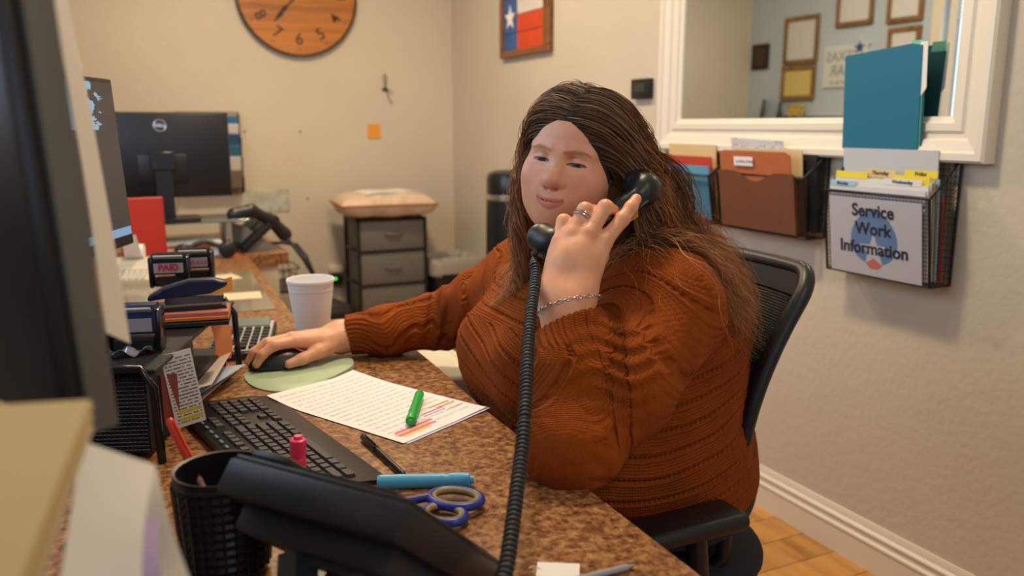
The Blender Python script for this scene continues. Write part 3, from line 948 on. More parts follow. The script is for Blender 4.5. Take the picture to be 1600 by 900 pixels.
def strands_mesh(T, rad, name, m, parent, rgn):
    """flat ribbons, each turned at random about its own axis"""
    n, k, _ = T.shape
    tang = np.gradient(T, axis=1); tang /= np.linalg.norm(tang, axis=2)[..., None] + 1e-9
    a1 = np.cross(tang, np.array((.5, .3, .8))); a1 /= np.linalg.norm(a1, axis=2)[..., None] + 1e-9
    a2 = np.cross(tang, a1)
    an = rgn.uniform(0, PI, n)[:, None, None] + np.linspace(0, 2.5, k)[None, :, None]
    w = a1 * np.cos(an) + a2 * np.sin(an)
    t = np.linspace(0, 1, k)
    rr = rad[:, None] * (1 - .8 * sstep(.55, 1, t))[None, :]
    V = np.stack([T - w * rr[..., None], T + w * rr[..., None]], 2)
    base = (np.arange(n) * k * 2)[:, None] + (np.arange(k - 1) * 2)[None, :]
    Fq = np.stack([base, base + 1, base + 3, base + 2], -1).reshape(-1, 4)
    o = npmesh(name, V.reshape(-1, 3), Fq, m, parent)
    tt = np.broadcast_to(t[None, :, None], (n, k, 2)).reshape(-1)
    rd = np.broadcast_to(rgn.uniform(0, 1, n)[:, None, None], (n, k, 2)).reshape(-1)
    set_vec(o, 'strand', np.stack([tt, rd, rd * 0], 1))
    return o
g = NT('brown_hair', 0.55)
sa = g.n('Attribute', attribute_name='strand'); sp = g.n('SeparateXYZ'); g.l(sa.outputs['Vector'], sp.inputs[0])
ct = g.ramp(sp.outputs[0], [(0, lin('644A36')), (.3, lin('7E5A3C')), (.65, lin('9C6C46')), (1, lin('B88458'))])
cr = g.ramp(sp.outputs[1], [(0, (.72, .70, .68)), (.6, (1, 1, 1)), (1, (1.35, 1.3, 1.22))])
g.color(g.mix(1.0, ct, cr, 'MULTIPLY'))
g.b.inputs['Specular IOR Level'].default_value = 0.28
g.b.inputs['Anisotropic'].default_value = 0.5
HAIR = g.m
uf = Union([under], .02)
lo_, hi_ = under.bound()
ua_, ub_ = nets(uf, lo_ - .02, hi_ + .02, .006)
u_o = npmesh('hair_mass', ua_, ub_, HAIR, person)
set_vec(u_o, 'strand', np.tile((.12, .15, 0), (len(ua_), 1)))
T, L, r_ = grow(9600, 5, .0105, (.002, .022), (.34, .45))
hair = strands_mesh(T, r_.uniform(.00038, .0008, len(T)), 'hair', HAIR, person, r_)
T2, L2, r2_ = grow(1000, 9, .0105, (.004, .016), (.34, .45), only_part=True)
hair_p = strands_mesh(T2, r2_.uniform(.00038, .0008, len(T2)), 'hair_parting', HAIR, person, r2_)
T3, L3, r3_ = grow(1100, 13, .0090, (.003, .020), (.30, .44), only_side=True)
strands_mesh(T3, r3_.uniform(.00038, .0008, len(T3)), 'hair_side', HAIR, person, r3_)
hair['label'] = 'long wavy brown hair parted near the middle'
# ------------------------------------------------------------------ handset, ring, bracelet
BLACKP = mat('black_plastic', '17181C', .38, bump=.05, bscale=900)
BLACKG = mat('black_gloss', '101114', .22)
DARKP = mat('dark_plastic', '22242A', .5, bump=.08, bscale=700)
SILVER = mat('silver_metal', 'C9C8C6', .25, metal=1.0)
hs = thing('telephone_handset', 'black telephone handset held against her ear', 'handset')
EAR = pd(1004, 292, 1.405); MOU = pd(857, 380, 1.338)
ax = unit(MOU - EAR); toear = unit(HW(.0, 0, -.02) - EAR); inn = unit(toear - ax * (toear @ ax))
def HSp(s, n): return EAR + ax * s + inn * n           # along the handset / towards the head
LEN = np.linalg.norm(MOU - EAR)
hsd = Sdf()
hsd.chain([HSp(.012, -.012), HSp(.055, -.020), HSp(LEN / 2, -.024), HSp(LEN - .05, -.018), HSp(LEN - .008, -.008)], [.022, .0165, .0155, .0165, .022], .02)
cap = lambda c, k=0: hsd.cone(c - inn * .006, c + inn * .013, .027, .0255, .012)
cap(HSp(0.0, 0)); cap(HSp(LEN, .004))
hf = Union([hsd], .01)
lo, hi = hsd.bound()
a, b = nets(hf, lo - .02, hi + .02, .0028)
a = project(hf, a, None, 1)
npmesh('handle', a, b, BLACKP, hs)
for c in (HSp(0, 0), HSp(LEN, .004)):
    MB().cyl(c + inn * .0125, c + inn * .0165, .021, 28, bev=.001).build('speaker_cap', DARKP, hs, 40)
MB().tube([HSp(.018, -.033) , HSp(.05, -.0370), HSp(.085, -.0398)], .0022, 8).build('seam', mat('grey_plastic', '6A6C70', .35), hs, 60)
oc = pd(986, 338, 1.352)
Mx = frameM(oc, unit(ax), unit(np.cross(inn, ax)))
MB().box((0, 0, 0), (.030, .020, .0012), .0004, M=Mx).build('orange_glint', mat('orange_reflection', 'D9863A', .7), hs)  # orange reflection on the handset, made as a flat coloured patch
MB().cyl(MOU + ax * .020 - inn * .002, MOU + ax * .036 - inn * .004, .006, 14, r2=.0045, bev=.001).build('cord_plug', DARKP, hs, 40)

# wedding ring on the ring finger
rc = pd(910, 337, 1.322); rd_ = unit(pd(914, 328, 1.326) - pd(893, 368, 1.312))
Mr = frameM(rc, np.cross(rd_, FWD), np.cross(rd_, np.cross(rd_, FWD)))
rg = bpy.data.objects.new('ring', None); C.objects.link(rg); rg.parent = person; rg['label'] = 'silver ring with small stones'
for dz in (-.0022, .0022):
    MB().lathe([(.0138, -.0016 + dz), (.0150, -.0012 + dz), (.0152, dz), (.0150, .0012 + dz), (.0138, .0016 + dz)], 36, Mr, close=True).build('band', SILVER, rg, 60)
DIAM = mat('stone', 'F2F4F8', .05, metal=.6)
for i in range(7):
    an = math.radians(-90 + (i - 3) * 13)
    MB().lathe([(0, .0012), (.0009, .0010), (.0015, 0), (0, -.0015)], 8, Mr @ Matrix.Translation((.0153 * math.cos(an), .0153 * math.sin(an), 0)) @ Euler((0, PI / 2, 0)).to_matrix().to_4x4()).build('stone', DIAM, rg)

# chain bracelet with heart charm round the wrist
br = bpy.data.objects.new('bracelet', None); C.objects.link(br); br.parent = person; br['label'] = 'silver chain bracelet with heart charm'
bc = pd(885, 476, 1.286); bn = unit(fl_d * .93 - RGT * -.0 + RGT * -.25)
bx = unit(np.cross(bn, FWD)); by = np.cross(bn, bx)
link = None; NL = 34
for i in range(NL):
    an = 2 * PI * i / NL
    # radius follows the wrist surface
    dirv = bx * math.cos(an) + by * math.sin(an)
    tt = np.linspace(.02, .07, 60); dd = body_f(bc + dirv * tt[:, None]); rr_ = tt[np.argmax(dd > .0015)]
    sag = .004 * (.5 - .5 * math.cos(an))
    p = bc + dirv * rr_ - bn * sag
    M_ = frameM(p, np.cross(dirv, bn), bn if i % 2 else dirv)
    pts = [(.0046 * math.cos(k), .0027 * math.sin(k), 0) for k in np.linspace(0, 2 * PI, 12, endpoint=False)]
    if link is None: link = MB().tube(pts, .0008, 5, closed=True).build('link', SILVER, br, 80)
    o = link if i == 0 else child_copy(link, br)
    o.matrix_local = M_
hc = pd(853, 489, 1.262)
hp = [(.0085 * (math.sin(t) ** 3), .0085 * (13 * math.cos(t) - 5 * math.cos(2 * t) - 2 * math.cos(3 * t) - math.cos(4 * t)) / 16) for t in np.linspace(0, 2 * PI, 28, endpoint=False)]
MB().prism(hp, -.0008, .0008, frameM(hc, RGT * .95 - FWD * .1, UPV)).build('heart_charm', mat('charm_blue', 'AFC3D6', .25, metal=.7), br)
MB().tube([hc + UPV * .006 - FWD * .001, hc + UPV * .011 + FWD * .002], .0008, 5).build('charm_loop', SILVER, br)
# ------------------------------------------------------------------ worktop, pedestal, panels
g = NT('speckled_laminate', 0.32)
c = g.coord()
n1 = g.noise(c, 62, 5, .66); n2 = g.noise(c, 210, 3, .6)
v = g.n('TexVoronoi'); v.inputs['Scale'].default_value = 95; g.l(c, v.inputs['Vector'])
f = g.math('ADD', g.math('MULTIPLY', n1, .62), g.math('ADD', g.math('MULTIPLY', n2, .30), g.math('MULTIPLY', v.outputs['Distance'], .16)))
g.color(g.ramp(f, [(.34, lin('2A180E')), (.43, lin('563219')), (.53, lin('865630')), (.62, lin('A67A4C')), (.74, lin('BE9C74'))]))
g.b.inputs['Specular IOR Level'].default_value = .45
LAM = g.m
CREAM = mat('cream_panel', 'D8CDB4', .5, var=.04, scale=4)
def arc(cx, cy, r, a0, a1, n=8): return [(cx + r * math.cos(math.radians(a0 + (a1 - a0) * i / n)), cy + r * math.sin(math.radians(a0 + (a1 - a0) * i / n))) for i in range(n + 1)]
outline = [(-.392, .12), (.56, .12)] + [(.572, .5), (.578, 1.33), (.594, 1.6)] + arc(.55, 2.095, .062, 0, 90) + \
    [(.46, 2.16)] + arc(.445, 2.19, .03, 270, 180) + [(.418, 2.35), (.46, 3.36)] + arc(.49, 3.37, .03, 180, 90) + [(.60, 3.402)] + arc(.595, 3.43, .028, -90, 0) + [(.626, 4.2), (-.392, 4.2)]
wt = thing('worktop', 'speckled brown laminate worktop running along the wall under the monitors', 'worktop')
MB().prism(outline, .695, .74).build('counter', LAM, wt)
wt.children[0].modifiers.new('round_edge', 'BEVEL').width = .006
wt.children[0].modifiers['round_edge'].segments = 2; wt.children[0].modifiers['round_edge'].limit_method = 'ANGLE'
for yy, x1 in ((3.44, .58), (.20, .50), (4.16, .58)):
    MB().box(((x1 - .39) / 2, yy, .347), (x1 + .39, .028, .694), .002).build('support_panel', CREAM, wt)
MB().box((.40, 2.13, .347), (.30, .028, .694), .002).build('support_panel', CREAM, wt)
pd_ = thing('drawer_pedestal', 'cream drawer pedestal under the worktop with its top drawer ajar', 'pedestal', (.33, 1.88, 0))
MB().box((0, 0, .345), (.48, .42, .66), .004).build('body', CREAM, pd_)
for i, (z0, z1, ex) in enumerate(((.52, .688, .15), (.28, .49, .0), (.04, .27, .0))):
    dr = MB().box((.26 + ex, 0, (z0 + z1) / 2), (.02, .41, z1 - z0), .004).build('drawer', CREAM, pd_)
    MB().box((.276 + ex, 0, (z0 + z1) / 2), (.012, .12, .012), .004).build('handle', SILVER, dr)
    if ex: MB().box((.30, 0, (z0 + z1) / 2), (.24, .40, z1 - z0 - .004), .003).build('drawer_box', CREAM, dr)

# ------------------------------------------------------------------ office chair
CHF = mat('chair_frame', '121215', .42, bump=.05, bscale=500)
CHFAB = mat('chair_fabric', '1A1B20', .9, var=.15, scale=300, bump=.3, bscale=900)
ch = thing('office_chair', 'black office chair with mesh back behind the seated woman', 'chair', (1.02, 1.39, 0))
def backX(z): return .02 + (z - .50) * .31 + .055 * ((z - .74) / .24) ** 2 - .045      # lean of the back, local x
ZT, ZB, HW_ = .972, .47, .232
def outl(n=64, inset=0.0):
    pts = []
    rq = np.array(rrect(2 * HW_ - 2 * inset, ZT - ZB - 2 * inset, .05, 8)); rq = np.concatenate([np.linspace(rq[i], rq[(i + 1) % len(rq)], 10, endpoint=False) for i in range(len(rq))])
    for (yy, zz) in rq:
        z = (ZT + ZB) / 2 + zz
        k = 1 - .10 * (1 - (z - ZB) / (ZT - ZB)) - .0
        bow = .030 * (1 - (yy / HW_) ** 2)
        pts.append((backX(z) + bow, yy * k, z))
    return pts
ol = outl(); P_ = np.array(ol)
# resample the outline evenly
dd = np.r_[0, np.cumsum(np.linalg.norm(np.diff(np.r_[P_, P_[:1]], axis=0), axis=1))]; tt = np.linspace(0, dd[-1], 120, endpoint=False)
PP = np.r_[P_, P_[:1]]; P_ = np.stack([np.interp(tt, dd, PP[:, i]) for i in range(3)], 1)
MB().tube(P_, .0165, 10, closed=True).build('back_frame', CHF, ch, 60)
mp = MB(); wv = .0018
for zz in np.arange(ZB + .015, ZT - .04, .0048):
    k = (1 - .10 * (1 - (zz - ZB) / (ZT - ZB))) * (HW_ - .008)
    mp.grid(lambda u, v: (backX(zz) + .030 * (1 - ((2 * u - 1)) ** 2) - .004, (2 * u - 1) * k, zz + (v - .5) * .0036), 12, 1, thick=.0010)
for yy in np.linspace(-HW_ + .008, HW_ - .008, 92):
    mp.grid(lambda u, v: (backX(ZB + .01 + u * (ZT - ZB - .045)) + .030 * (1 - (yy / HW_) ** 2) - .0055, (yy + (v - .5) * .0030) * (1 - .10 * (1 - u)), ZB + .01 + u * (ZT - ZB - .045)), 10, 1, thick=.0008)
mp.build('mesh_panel', CHFAB, ch)
MB().grid(lambda u, v: (backX(ZT - .045 + v * .04) + .030 * (1 - (2 * u - 1) ** 2) - .002, (2 * u - 1) * (HW_ - .01), ZT - .045 + v * .04), 14, 2, thick=.006).build('top_band', CHFAB, ch, 60)
sp_ = MB()
for s in (-1, 1): sp_.tube([(.02, s * .19, .47), (.02, s * .19, .40), (-.02, s * .17, .36)], .016, 10)
sp_.tube([(.13, 0, .60), (.15, 0, .45), (.10, 0, .36), (-.02, 0, .34)], [.02, .024, .026, .03], 12)
sp_.build('back_support', CHF, ch, 60)
so = Union([Sdf().ell((-.05, 0, .355), (.27, .25, .055), .02).half((0, 0, .40), (0, 0, 1.0), .01)], .01)
a, b = nets(so, (-.36, -.3, .28), (.26, .3, .44), .012); npmesh('seat', a, b, CHFAB, ch)
for s in (-1, 1):
    am = MB().box((-.205, s * .325, .575), (.27, .085, .032), .014, seg=3).build('armrest', CHF, ch, 50)
    MB().tube([(-.16, s * .325, .56), (-.15, s * .328, .45), (-.12, s * .30, .36), (-.05, s * .18, .33)], [.020, .020, .018, .018], 10).build('armrest_post', CHF, ch, 60)
MB().cyl((0, 0, .07), (0, 0, .33), .026, 20, bev=.002).build('gas_lift', CHF, ch, 40)
for i in range(5):
    an = i * 2 * PI / 5 + .3; cx, sy_ = math.cos(an), math.sin(an)
    lg = MB().tube([(.02 * cx, .02 * sy_, .10), (.30 * cx, .30 * sy_, .075)], [.026, .016], 10).build('base_leg', CHF, ch, 60)
    MB().cyl((.30 * cx - .02 * sy_, .30 * sy_ + .02 * cx, .028), (.30 * cx + .02 * sy_, .30 * sy_ - .02 * cx, .028), .027, 16, bev=.004).build('caster', CHF, lg, 40)

# ------------------------------------------------------------------ monitors
SCRB = mat('screen_bezel', '15161A', .45)
def monitor(name, label, w, h, loc, az, tilt, stand_h, backing=None, thick=.022, side=None):
    """local: x = width, -y = screen side; loc = foot of the stand, az = heading of the screen normal"""
    t = thing(name, label, 'monitor', loc, az + PI / 2)
    Rm = Matrix.Translation((0, 0, stand_h)) @ Matrix.Rotation(-tilt, 4, 'X')
    MB().box((0, 0, 0), (w, thick, h), .004, M=Rm, seg=2).build('housing', side or SCRB, t, 40)
    MB().box((0, .018, 0), (w * .99, .016, h * .985), .007, M=Rm, seg=2).build('back_shell', backing or BLACKP, t, 40)
    MB().box((0, .026, -.05), (w * .36, .016, h * .34), .006, M=Rm, seg=2).build('electronics_hump', backing or BLACKP, t, 40)
    MB().box((0, .047, stand_h / 2 - .01), (.062, .014, stand_h), .003).build('stand_neck', BLACKP, t, 40)
    MB().box((0, .047, stand_h - .02), (.09, .03, .07), .004).build('stand_hinge', BLACKP, t, 40)
    MB().prism(rrect(.24, .17, .02, cx=0, cy=.02), 0, .012).build('stand_base', BLACKP, t, 40)
    return t, Rm
def screen_face(t, Rm, w, h, m, thick=.022):
    return MB().box((0, -thick / 2 - .0002, .006), (w - .014, .0006, h - .03), M=Rm).build('screen', m, t)
# monitor facing the woman, dark picture with a pale panel and taskbar
mt, Rm = monitor('monitor', 'monitor with dark grey screen and pale blue taskbar beside the stamps', .53, .325, (-.092, 1.612, .74), math.radians(-23), math.radians(3), .435)
g = NT('desktop_picture', .3)
sx = g.n('SeparateXYZ'); g.l(g.coord('Generated'), sx.inputs[0])
U_, V_ = sx.outputs[0], sx.outputs[2]
nz = g.noise(g.coord('Generated'), 9, 5)
blob = g.math('GREATER_THAN', g.math('ADD', nz, g.math('SUBTRACT', g.math('MULTIPLY', U_, -1.6), -1.45)), .62)
top = g.math('GREATER_THAN', V_, .70)
bar = g.math('LESS_THAN', V_, .055)
cold = g.mix(g.math('MULTIPLY', blob, top), lin('3B3736'), lin('9CC3DA'))
tree = g.math('MULTIPLY', g.math('LESS_THAN', g.math('ABSOLUTE', g.math('SUBTRACT', U_, g.math('ADD', .70, g.math('MULTIPLY', nz, .10)))), .020), g.math('LESS_THAN', V_, .66))
cold = g.mix(tree, cold, lin('6C8791'))
cold = g.mix(bar, cold, lin('8DB5DC'))
g.color((.01, .01, .01, 1)); g.put(g.b.inputs['Emission Color'], cold); g.b.inputs['Emission Strength'].default_value = .75
screen_face(mt, Rm, .53, .325, g.m)
# near monitor seen from behind, with a sheet of paper taped beside its screen
GREYP = mat('grey_bezel', '67635B', .55)
nm, Rn = monitor('monitor', 'large blurred monitor seen from behind at the left edge of the picture', .54, .335, (-.145, .880, .74), math.radians(26), math.radians(3), .46, side=GREYP)
screen_face(nm, Rn, .54, .335, mat('screen_off', '0C0D10', .15))
# far monitor, back to us
fm, Rf = monitor('monitor', 'monitor with a round silver logo on its back, on the far desk', .50, .325, (.178, 3.50, .885), math.radians(90), 0, .25)
MB().tube([(.0 + .0215 * math.cos(a), .0268, .112 + .0215 * math.sin(a)) for a in np.linspace(0, 2 * PI, 28, endpoint=False)], .0022, 6, closed=True, M=Rf).build('logo_ring', SILVER, fm)
text_mb('DELL', .0165, Rf @ frameM((.0, .0268, .112), (-1, 0, 0), (0, 0, 1)), .0006).build('logo_lettering', SILVER, fm)
# ------------------------------------------------------------------ things on the near desk
ZD = .74
def print_mat(name, base='EDEBE6', ink='55535A', rows=34, cols=26, dens=.5, rough=.8, vert=False):
    g = NT(name, rough)
    s = g.n('SeparateXYZ'); g.l(g.coord('Generated'), s.inputs[0])
    u, v = (s.outputs[1], s.outputs[0]) if vert else (s.outputs[0], s.outputs[1])
    row = g.math('LESS_THAN', g.math('FRACT', g.math('MULTIPLY', v, float(rows))), .42)
    cv = g.n('CombineXYZ'); g.l(g.math('MULTIPLY', u, float(cols)), cv.inputs[0]); g.l(g.math('FLOOR', g.math('MULTIPLY', v, float(rows))), cv.inputs[1])
    word = g.math('GREATER_THAN', g.noise(cv.outputs[0], 1.0, 2), dens)
    fine = g.math('GREATER_THAN', g.noise(g.coord('Generated'), 160, 2), .42)
    inm = g.math('MULTIPLY', g.math('LESS_THAN', g.math('ABSOLUTE', g.math('SUBTRACT', u, .5)), .44), g.math('LESS_THAN', g.math('ABSOLUTE', g.math('SUBTRACT', v, .5)), .45))
    g.color(g.mix(g.math('MULTIPLY', g.math('MULTIPLY', row, word), g.math('MULTIPLY', inm, fine)), lin(base), lin(ink)))
    return g.m
PAPER = mat('white_paper', 'EAE7E2', .8)
def sheet(parent_name, label, origin, ux, uy, w, h, m, lift=None, thick=.0002, cat='paper', nu=14, nv=10):
    """a sheet with corner at origin, spanning w along ux and h along uy; lift(u,v) gives the curl"""
    ux, uy = unit(ux), unit(uy); nz_ = np.cross(ux, uy); nz_ = nz_ if nz_[2] >= 0 else -nz_
    def fn(u, v):
        p = origin + ux * (w * u) + uy * (h * v)
        return p + nz_ * (lift(u, v) if lift else 0)
    return fn
# --- printed legal sheet with highlighted lines
p1, p2, p3, p4 = pz(416, 629, ZD), pz(550, 583, ZD), pz(757, 636, ZD), pz(637, 699, ZD)
ctr = (p1 + p2 + p3 + p4) / 4
lx = unit((p3 - p2) + (p4 - p1)); ly = unit((p2 - p1) + (p3 - p4)); ly = unit(ly - lx * (lx @ ly))
o0 = ctr - lx * .178 - ly * .108
def lift(u, v): return .0015 + .022 * max(0, .28 - u) ** 1.5 * 3 * (1 - v) + .010 * max(0, v - .75) * max(0, .3 - u) * 10 + .05 * max(0, u - .9) * max(0, v - .6)
pp = thing('printed_sheet', 'white printed sheet with highlighted lines under the green highlighter', 'paper', tuple(o0 + (0, 0, .0006)))
def onsheet(u, v, dz=0.0): return lx * (.356 * u) + ly * (.216 * v) + np.array((0, 0, lift(u, v) + dz))
shm = MB().grid(lambda u, v: (.356 * u, .216 * v, lift(u, v)), 28, 18, thick=.00025).build('sheet', print_mat('ledger_print', rows=20, cols=46, dens=.47, ink='CBC9CF', vert=True), pp, 80)
shm.matrix_local = frameM((0, 0, 0), lx, ly)
for (u0, u1, v0, v1, cn, hx) in ((.875, .893, .10, .52, 'pink', 'E26CC0'), (.895, .915, .08, .46, 'yellow', 'F0C63A'), (.917, .932, .08, .50, 'pink', 'E26CC0'), (.935, .95, .10, .40, 'yellow', 'F0C63A'),
                                 (.80, .812, .55, .80, 'pink', 'E26CC0'), (.83, .838, .52, .78, 'lilac', '9F8AD0'), (.76, .772, .70, .95, 'amber', 'D09A30'), (.79, .80, .74, .97, 'amber', 'D09A30'), (.85, .857, .78, .97, 'amber', 'D09A30')):
    MB().grid(lambda u, v: onsheet(u0 + (u1 - u0) * u, v0 + (v1 - v0) * v, .0003), 1, 10).build('highlight_mark', mat('marker_' + cn, hx, .8), pp)
p2s = thing('paper_sheet', 'pale lilac sheet peeking out beneath the printed sheet', 'paper', tuple(o0 + lx * .006 + ly * .004 + (0, 0, .0002)))
MB().grid(lambda u, v: lx * (.356 * u) + ly * (.216 * v) + np.array((0, 0, lift(u, v) * .6)), 20, 12, thick=.0002).build('sheet', mat('lilac_paper', 'C9C4DC', .8), p2s, 80)

# --- markers and pens
def marker(label, a, b, hexc, r=.0088, kind='highlighter', stand=False):
    a, b = np.asarray(a, float), np.asarray(b, float); L = np.linalg.norm(b - a)
    t = thing(kind, label, kind, tuple(a))
    M = frameM((0, 0, 0), np.cross(b - a, (0.3, .1, 1.0)) if not stand else (1, 0, 0), np.cross(b - a, np.cross(b - a, (0.3, .1, 1.0))) if not stand else (0, 1, 0))
    M = Vector(b - a).to_track_quat('Z', 'Y').to_matrix().to_4x4()
    m = mat('plastic_' + hexc, hexc, .35)
    MB().lathe([(0, 0), (r * .8, 0), (r * .95, .002), (r, .006), (r, L * .66), (0, L * .66)], 24, M).build('barrel', m, t, 40)
    MB().lathe([(0, L * .655), (r * 1.02, L * .655), (r * 1.06, L * .67), (r * .86, L * .72), (r * 1.03, L * .76), (r * 1.03, L * .945), (r * .9, L * .955), (r * .55, L * .957), (r * .5, L * .998), (0, L)], 24, M).build('cap', m, t, 40)
    return t, M, L
q = pz(656, 621, ZD + .004); q2_ = pz(641, 667, ZD + .004)
gt, gM, gL = marker('green highlighter lying on the printed sheet', q + (0, 0, .0075), q2_ + (0, 0, .0075), '1FAE4A')
marks_mb(.045, .007, gM @ frameM((-.006, -.0066, gL * .36), (0, 0, 1), (-1, .9, 0)), 3).build('lettering', mat('ink_dark', '12331C', .6), gt)
bt = marker('light blue highlighter lying beside the scissors', pz(590, 763, ZD) + (0, 0, .0095), pz(741, 759, ZD) + (0, 0, .0095), '4FA6CE', .0105)
pk = pz(467, 800, ZD)
marker('pink highlighter standing on end behind the desk phone', pk, pk + (0.004, 0, .108), 'EE3A6E', .0105, stand=True)
pa, pb = pz(632, 748, ZD) + (0, 0, .006), pz(567, 688, ZD) + (0, 0, .0065)
pt = thing('pen', 'black capped pen lying beside the keyboard', 'pen', tuple(pa))
L = np.linalg.norm(pb - pa); M = Vector(pb - pa).to_track_quat('Z', 'Y').to_matrix().to_4x4()
MB().lathe([(0, 0), (.003, .001), (.0042, .006), (.0044, L * .66), (0, L * .66)], 16, M).build('barrel', BLACKP, pt, 40)
MB().lathe([(0, L * .64), (.0054, L * .64), (.0054, L - .002), (.0045, L), (0, L)], 16, M).build('cap', BLACKG, pt, 40)
MB().box((0, .0068, L * .80), (.003, .0025, L * .26), .001, M=M).build('clip', BLACKG, pt)

# --- scissors: two handle loops, blades pointing under the phone
BLUEH = mat('blue_handle', '22348C', .35); TAN = mat('tan_grip', '8F7E48', .7)
sc = thing('scissors', 'blue handled scissors with tan grips lying by the phone', 'scissors', tuple(pz(690, 800, ZD)))
s0 = pz(690, 800, ZD)
piv = pz(585, 797, ZD) - s0
def loop(px_c, pw, ph_, tilt, z):
    cxy = [pz(px_c[0] + pw * math.cos(a) * math.cos(tilt) - ph_ * math.sin(a) * math.sin(tilt), px_c[1] + pw * math.cos(a) * math.sin(tilt) + ph_ * math.sin(a) * math.cos(tilt), ZD) - s0 + (0, 0, z) for a in np.linspace(0, 2 * PI, 40, endpoint=False)]
    return np.array(cxy)
for k, (c_, pw, ph_, tl, z) in enumerate((((712, 792), 40, 14, .06, .012), ((694, 814), 32, 13, .10, .009))):
    Lp = loop(c_, pw, ph_, tl, z)
    hb = MB().tube(Lp, .0062, 10, closed=True)
    end = Lp[np.argmin(((Lp - piv) ** 2).sum(1))]
    hb.tube([end, (end + piv) / 2 + (0, 0, .002), piv + (0, 0, .002)], [.0062, .0055, .004], 10)
    h_ = hb.build('handle', BLUEH, sc, 70)
    cen = Lp.mean(0)
    MB().tube(cen + (Lp - cen) * np.array((.86, .86, 1)) + (0, 0, .0015), .0044, 8, closed=True).build('grip', TAN, h_, 70)
bl_end = piv + unit(piv) * .10
for k in (-1, 1):
    n_ = unit(np.cross(unit(piv), (0, 0, 1))) * .005
    pts = [piv + n_ * k * 1.4, piv - n_ * k * .6, bl_end + n_ * k * .2]
    MB().prism([(p[0], p[1]) for p in pts], .004 + .002 * k, .0055 + .002 * k).build('blade', SILVER, sc)

# --- keyboard with separate keys
kbc = thing('keyboard', 'black full size keyboard in front of the printed sheet', 'keyboard')
k1, k2, k3, k4 = pz(318, 622, .752), pz(423, 613, .752), pz(603, 742, .752), pz(455, 752, .752)
kdir = unit((k3 - k2) * (1, 1, 0)); kw = np.array((-kdir[1], kdir[0], 0)); kw = kw if kw[0] > 0 else -kw
KL, KW = .47, .175
kc = (k2 + k3) / 2 * (1, 1, 0) - kw * (KW / 2 - .006) + kdir * -.004
kbc.location = (*kc[:2], ZD); kbc.rotation_euler = (0, 0, math.atan2(kdir[1], kdir[0]))
# local: +x = towards the camera end (user's left), +y = towards the user when positive
sgn = 1 if np.dot(kw, (-kdir[1], kdir[0], 0)) > 0 else -1
KBM = mat('keyboard_black', '121216', .38, bump=.05, bscale=800); KEYM = mat('key_black', '27272A', .42)
def kz(yl): return .020 - .010 * (yl * sgn / (KW / 2) * .5 + .5)
body = MB()
prof = [(-KW / 2, 0), (KW / 2, 0), (KW / 2, .004), (KW / 2 - .045, .013), (-KW / 2 + .012, .022), (-KW / 2, .016)]
vs = []; 
for xl in (-KL / 2, -KL / 2 + .012, KL / 2 - .012, KL / 2):
    e_ = .012 if abs(xl) > KL / 2 - .005 else 0
    for (yl, zl) in prof: vs.append((xl, (yl * (1 - e_ * 5 * .2)) * sgn, zl * (1 - e_ * 12)))
k6 = len(prof); fs = [tuple(range(k6)), tuple(range(3 * k6, 4 * k6))]
for s_ in range(3):
    for i in range(k6): fs.append((s_ * k6 + i, s_ * k6 + (i + 1) % k6, (s_ + 1) * k6 + (i + 1) % k6, (s_ + 1) * k6 + i))
body.add(vs, fs); body.build('base', KBM, kbc, 35)
keym = {}
def key(xl, yl, w, d):
    z = .0225 - (yl + KW / 2 - .012) * (.009 / (KW - .057)) - .002
    kk = round(w, 4)
    M0 = (xl, yl * sgn, z)
    if kk not in keym:
        mb = MB(); hw, hd = w / 2 - .0007, d / 2 - .0007
        vs = [(x * hw, y * hd, 0) for x, y in ((-1, -1), (1, -1), (1, 1), (-1, 1))] + [(x * (hw - .0022), y * (hd - .0024), .0062) for x, y in ((-1, -1), (1, -1), (1, 1), (-1, 1))]
        mb.add(vs, [(0, 3, 2, 1), (4, 5, 6, 7)] + [(i, (i + 1) % 4, 4 + (i + 1) % 4, 4 + i) for i in range(4)])
        o = mb.build('key', KEYM, kbc); o.location = M0; keym[kk] = o
        o.rotation_euler = (-.072 * sgn, 0, 0)
    else: child_copy(keym[kk], kbc, M0, (-.072 * sgn, 0, 0))
K = .0187; y0 = -KW / 2 + .030
# user's left is at the camera end; blocks from there: main (15u), navigation (3u), number pad (4u)
x_left = KL / 2 - .014
rows = [[1] * 4 and ([1, .35] + [1] * 4 + [.3] + [1] * 4 + [.3] + [1] * 4), [1] * 13 + [2], [1.5] + [1] * 12 + [1.5], [1.75] + [1] * 11 + [2.25], [2.25] + [1] * 10 + [2.75], [1.5, 1.25, 1.25, 5.5, 1.25, 1.25, 1.25, 1.5]]
for ri, row in enumerate(rows):
    xl = x_left; yl = y0 + ri * K * .96 + (.003 if ri else -.004)
    for w in row:
        if w > .5: key(xl - w * K / 2, yl, w * K, K * .96)
        xl -= w * K
for ri in range(6):
    yl = y0 + ri * K * .96 + (.003 if ri else -.004)
    for ci in range(3):
        if ri == 3 or (ri == 4 and ci != 1): continue
        key(x_left - (15.35 + ci + .5) * K, yl, K, K * .96)
    if ri:
        for ci in range(4): key(x_left - (18.75 + ci + .5) * K, yl, K, K * .96)
md = None
for i in range(14):
    p_ = (x_left - .02 - i * .026, (-KW / 2 + .009) * sgn, .0215)
    if md is None: md = MB().box((0, 0, 0), (.013, .005, .003), .001).build('media_button', mat('button_grey', '6E7078', .4), kbc, loc=p_)
    else: child_copy(md, kbc, p_)

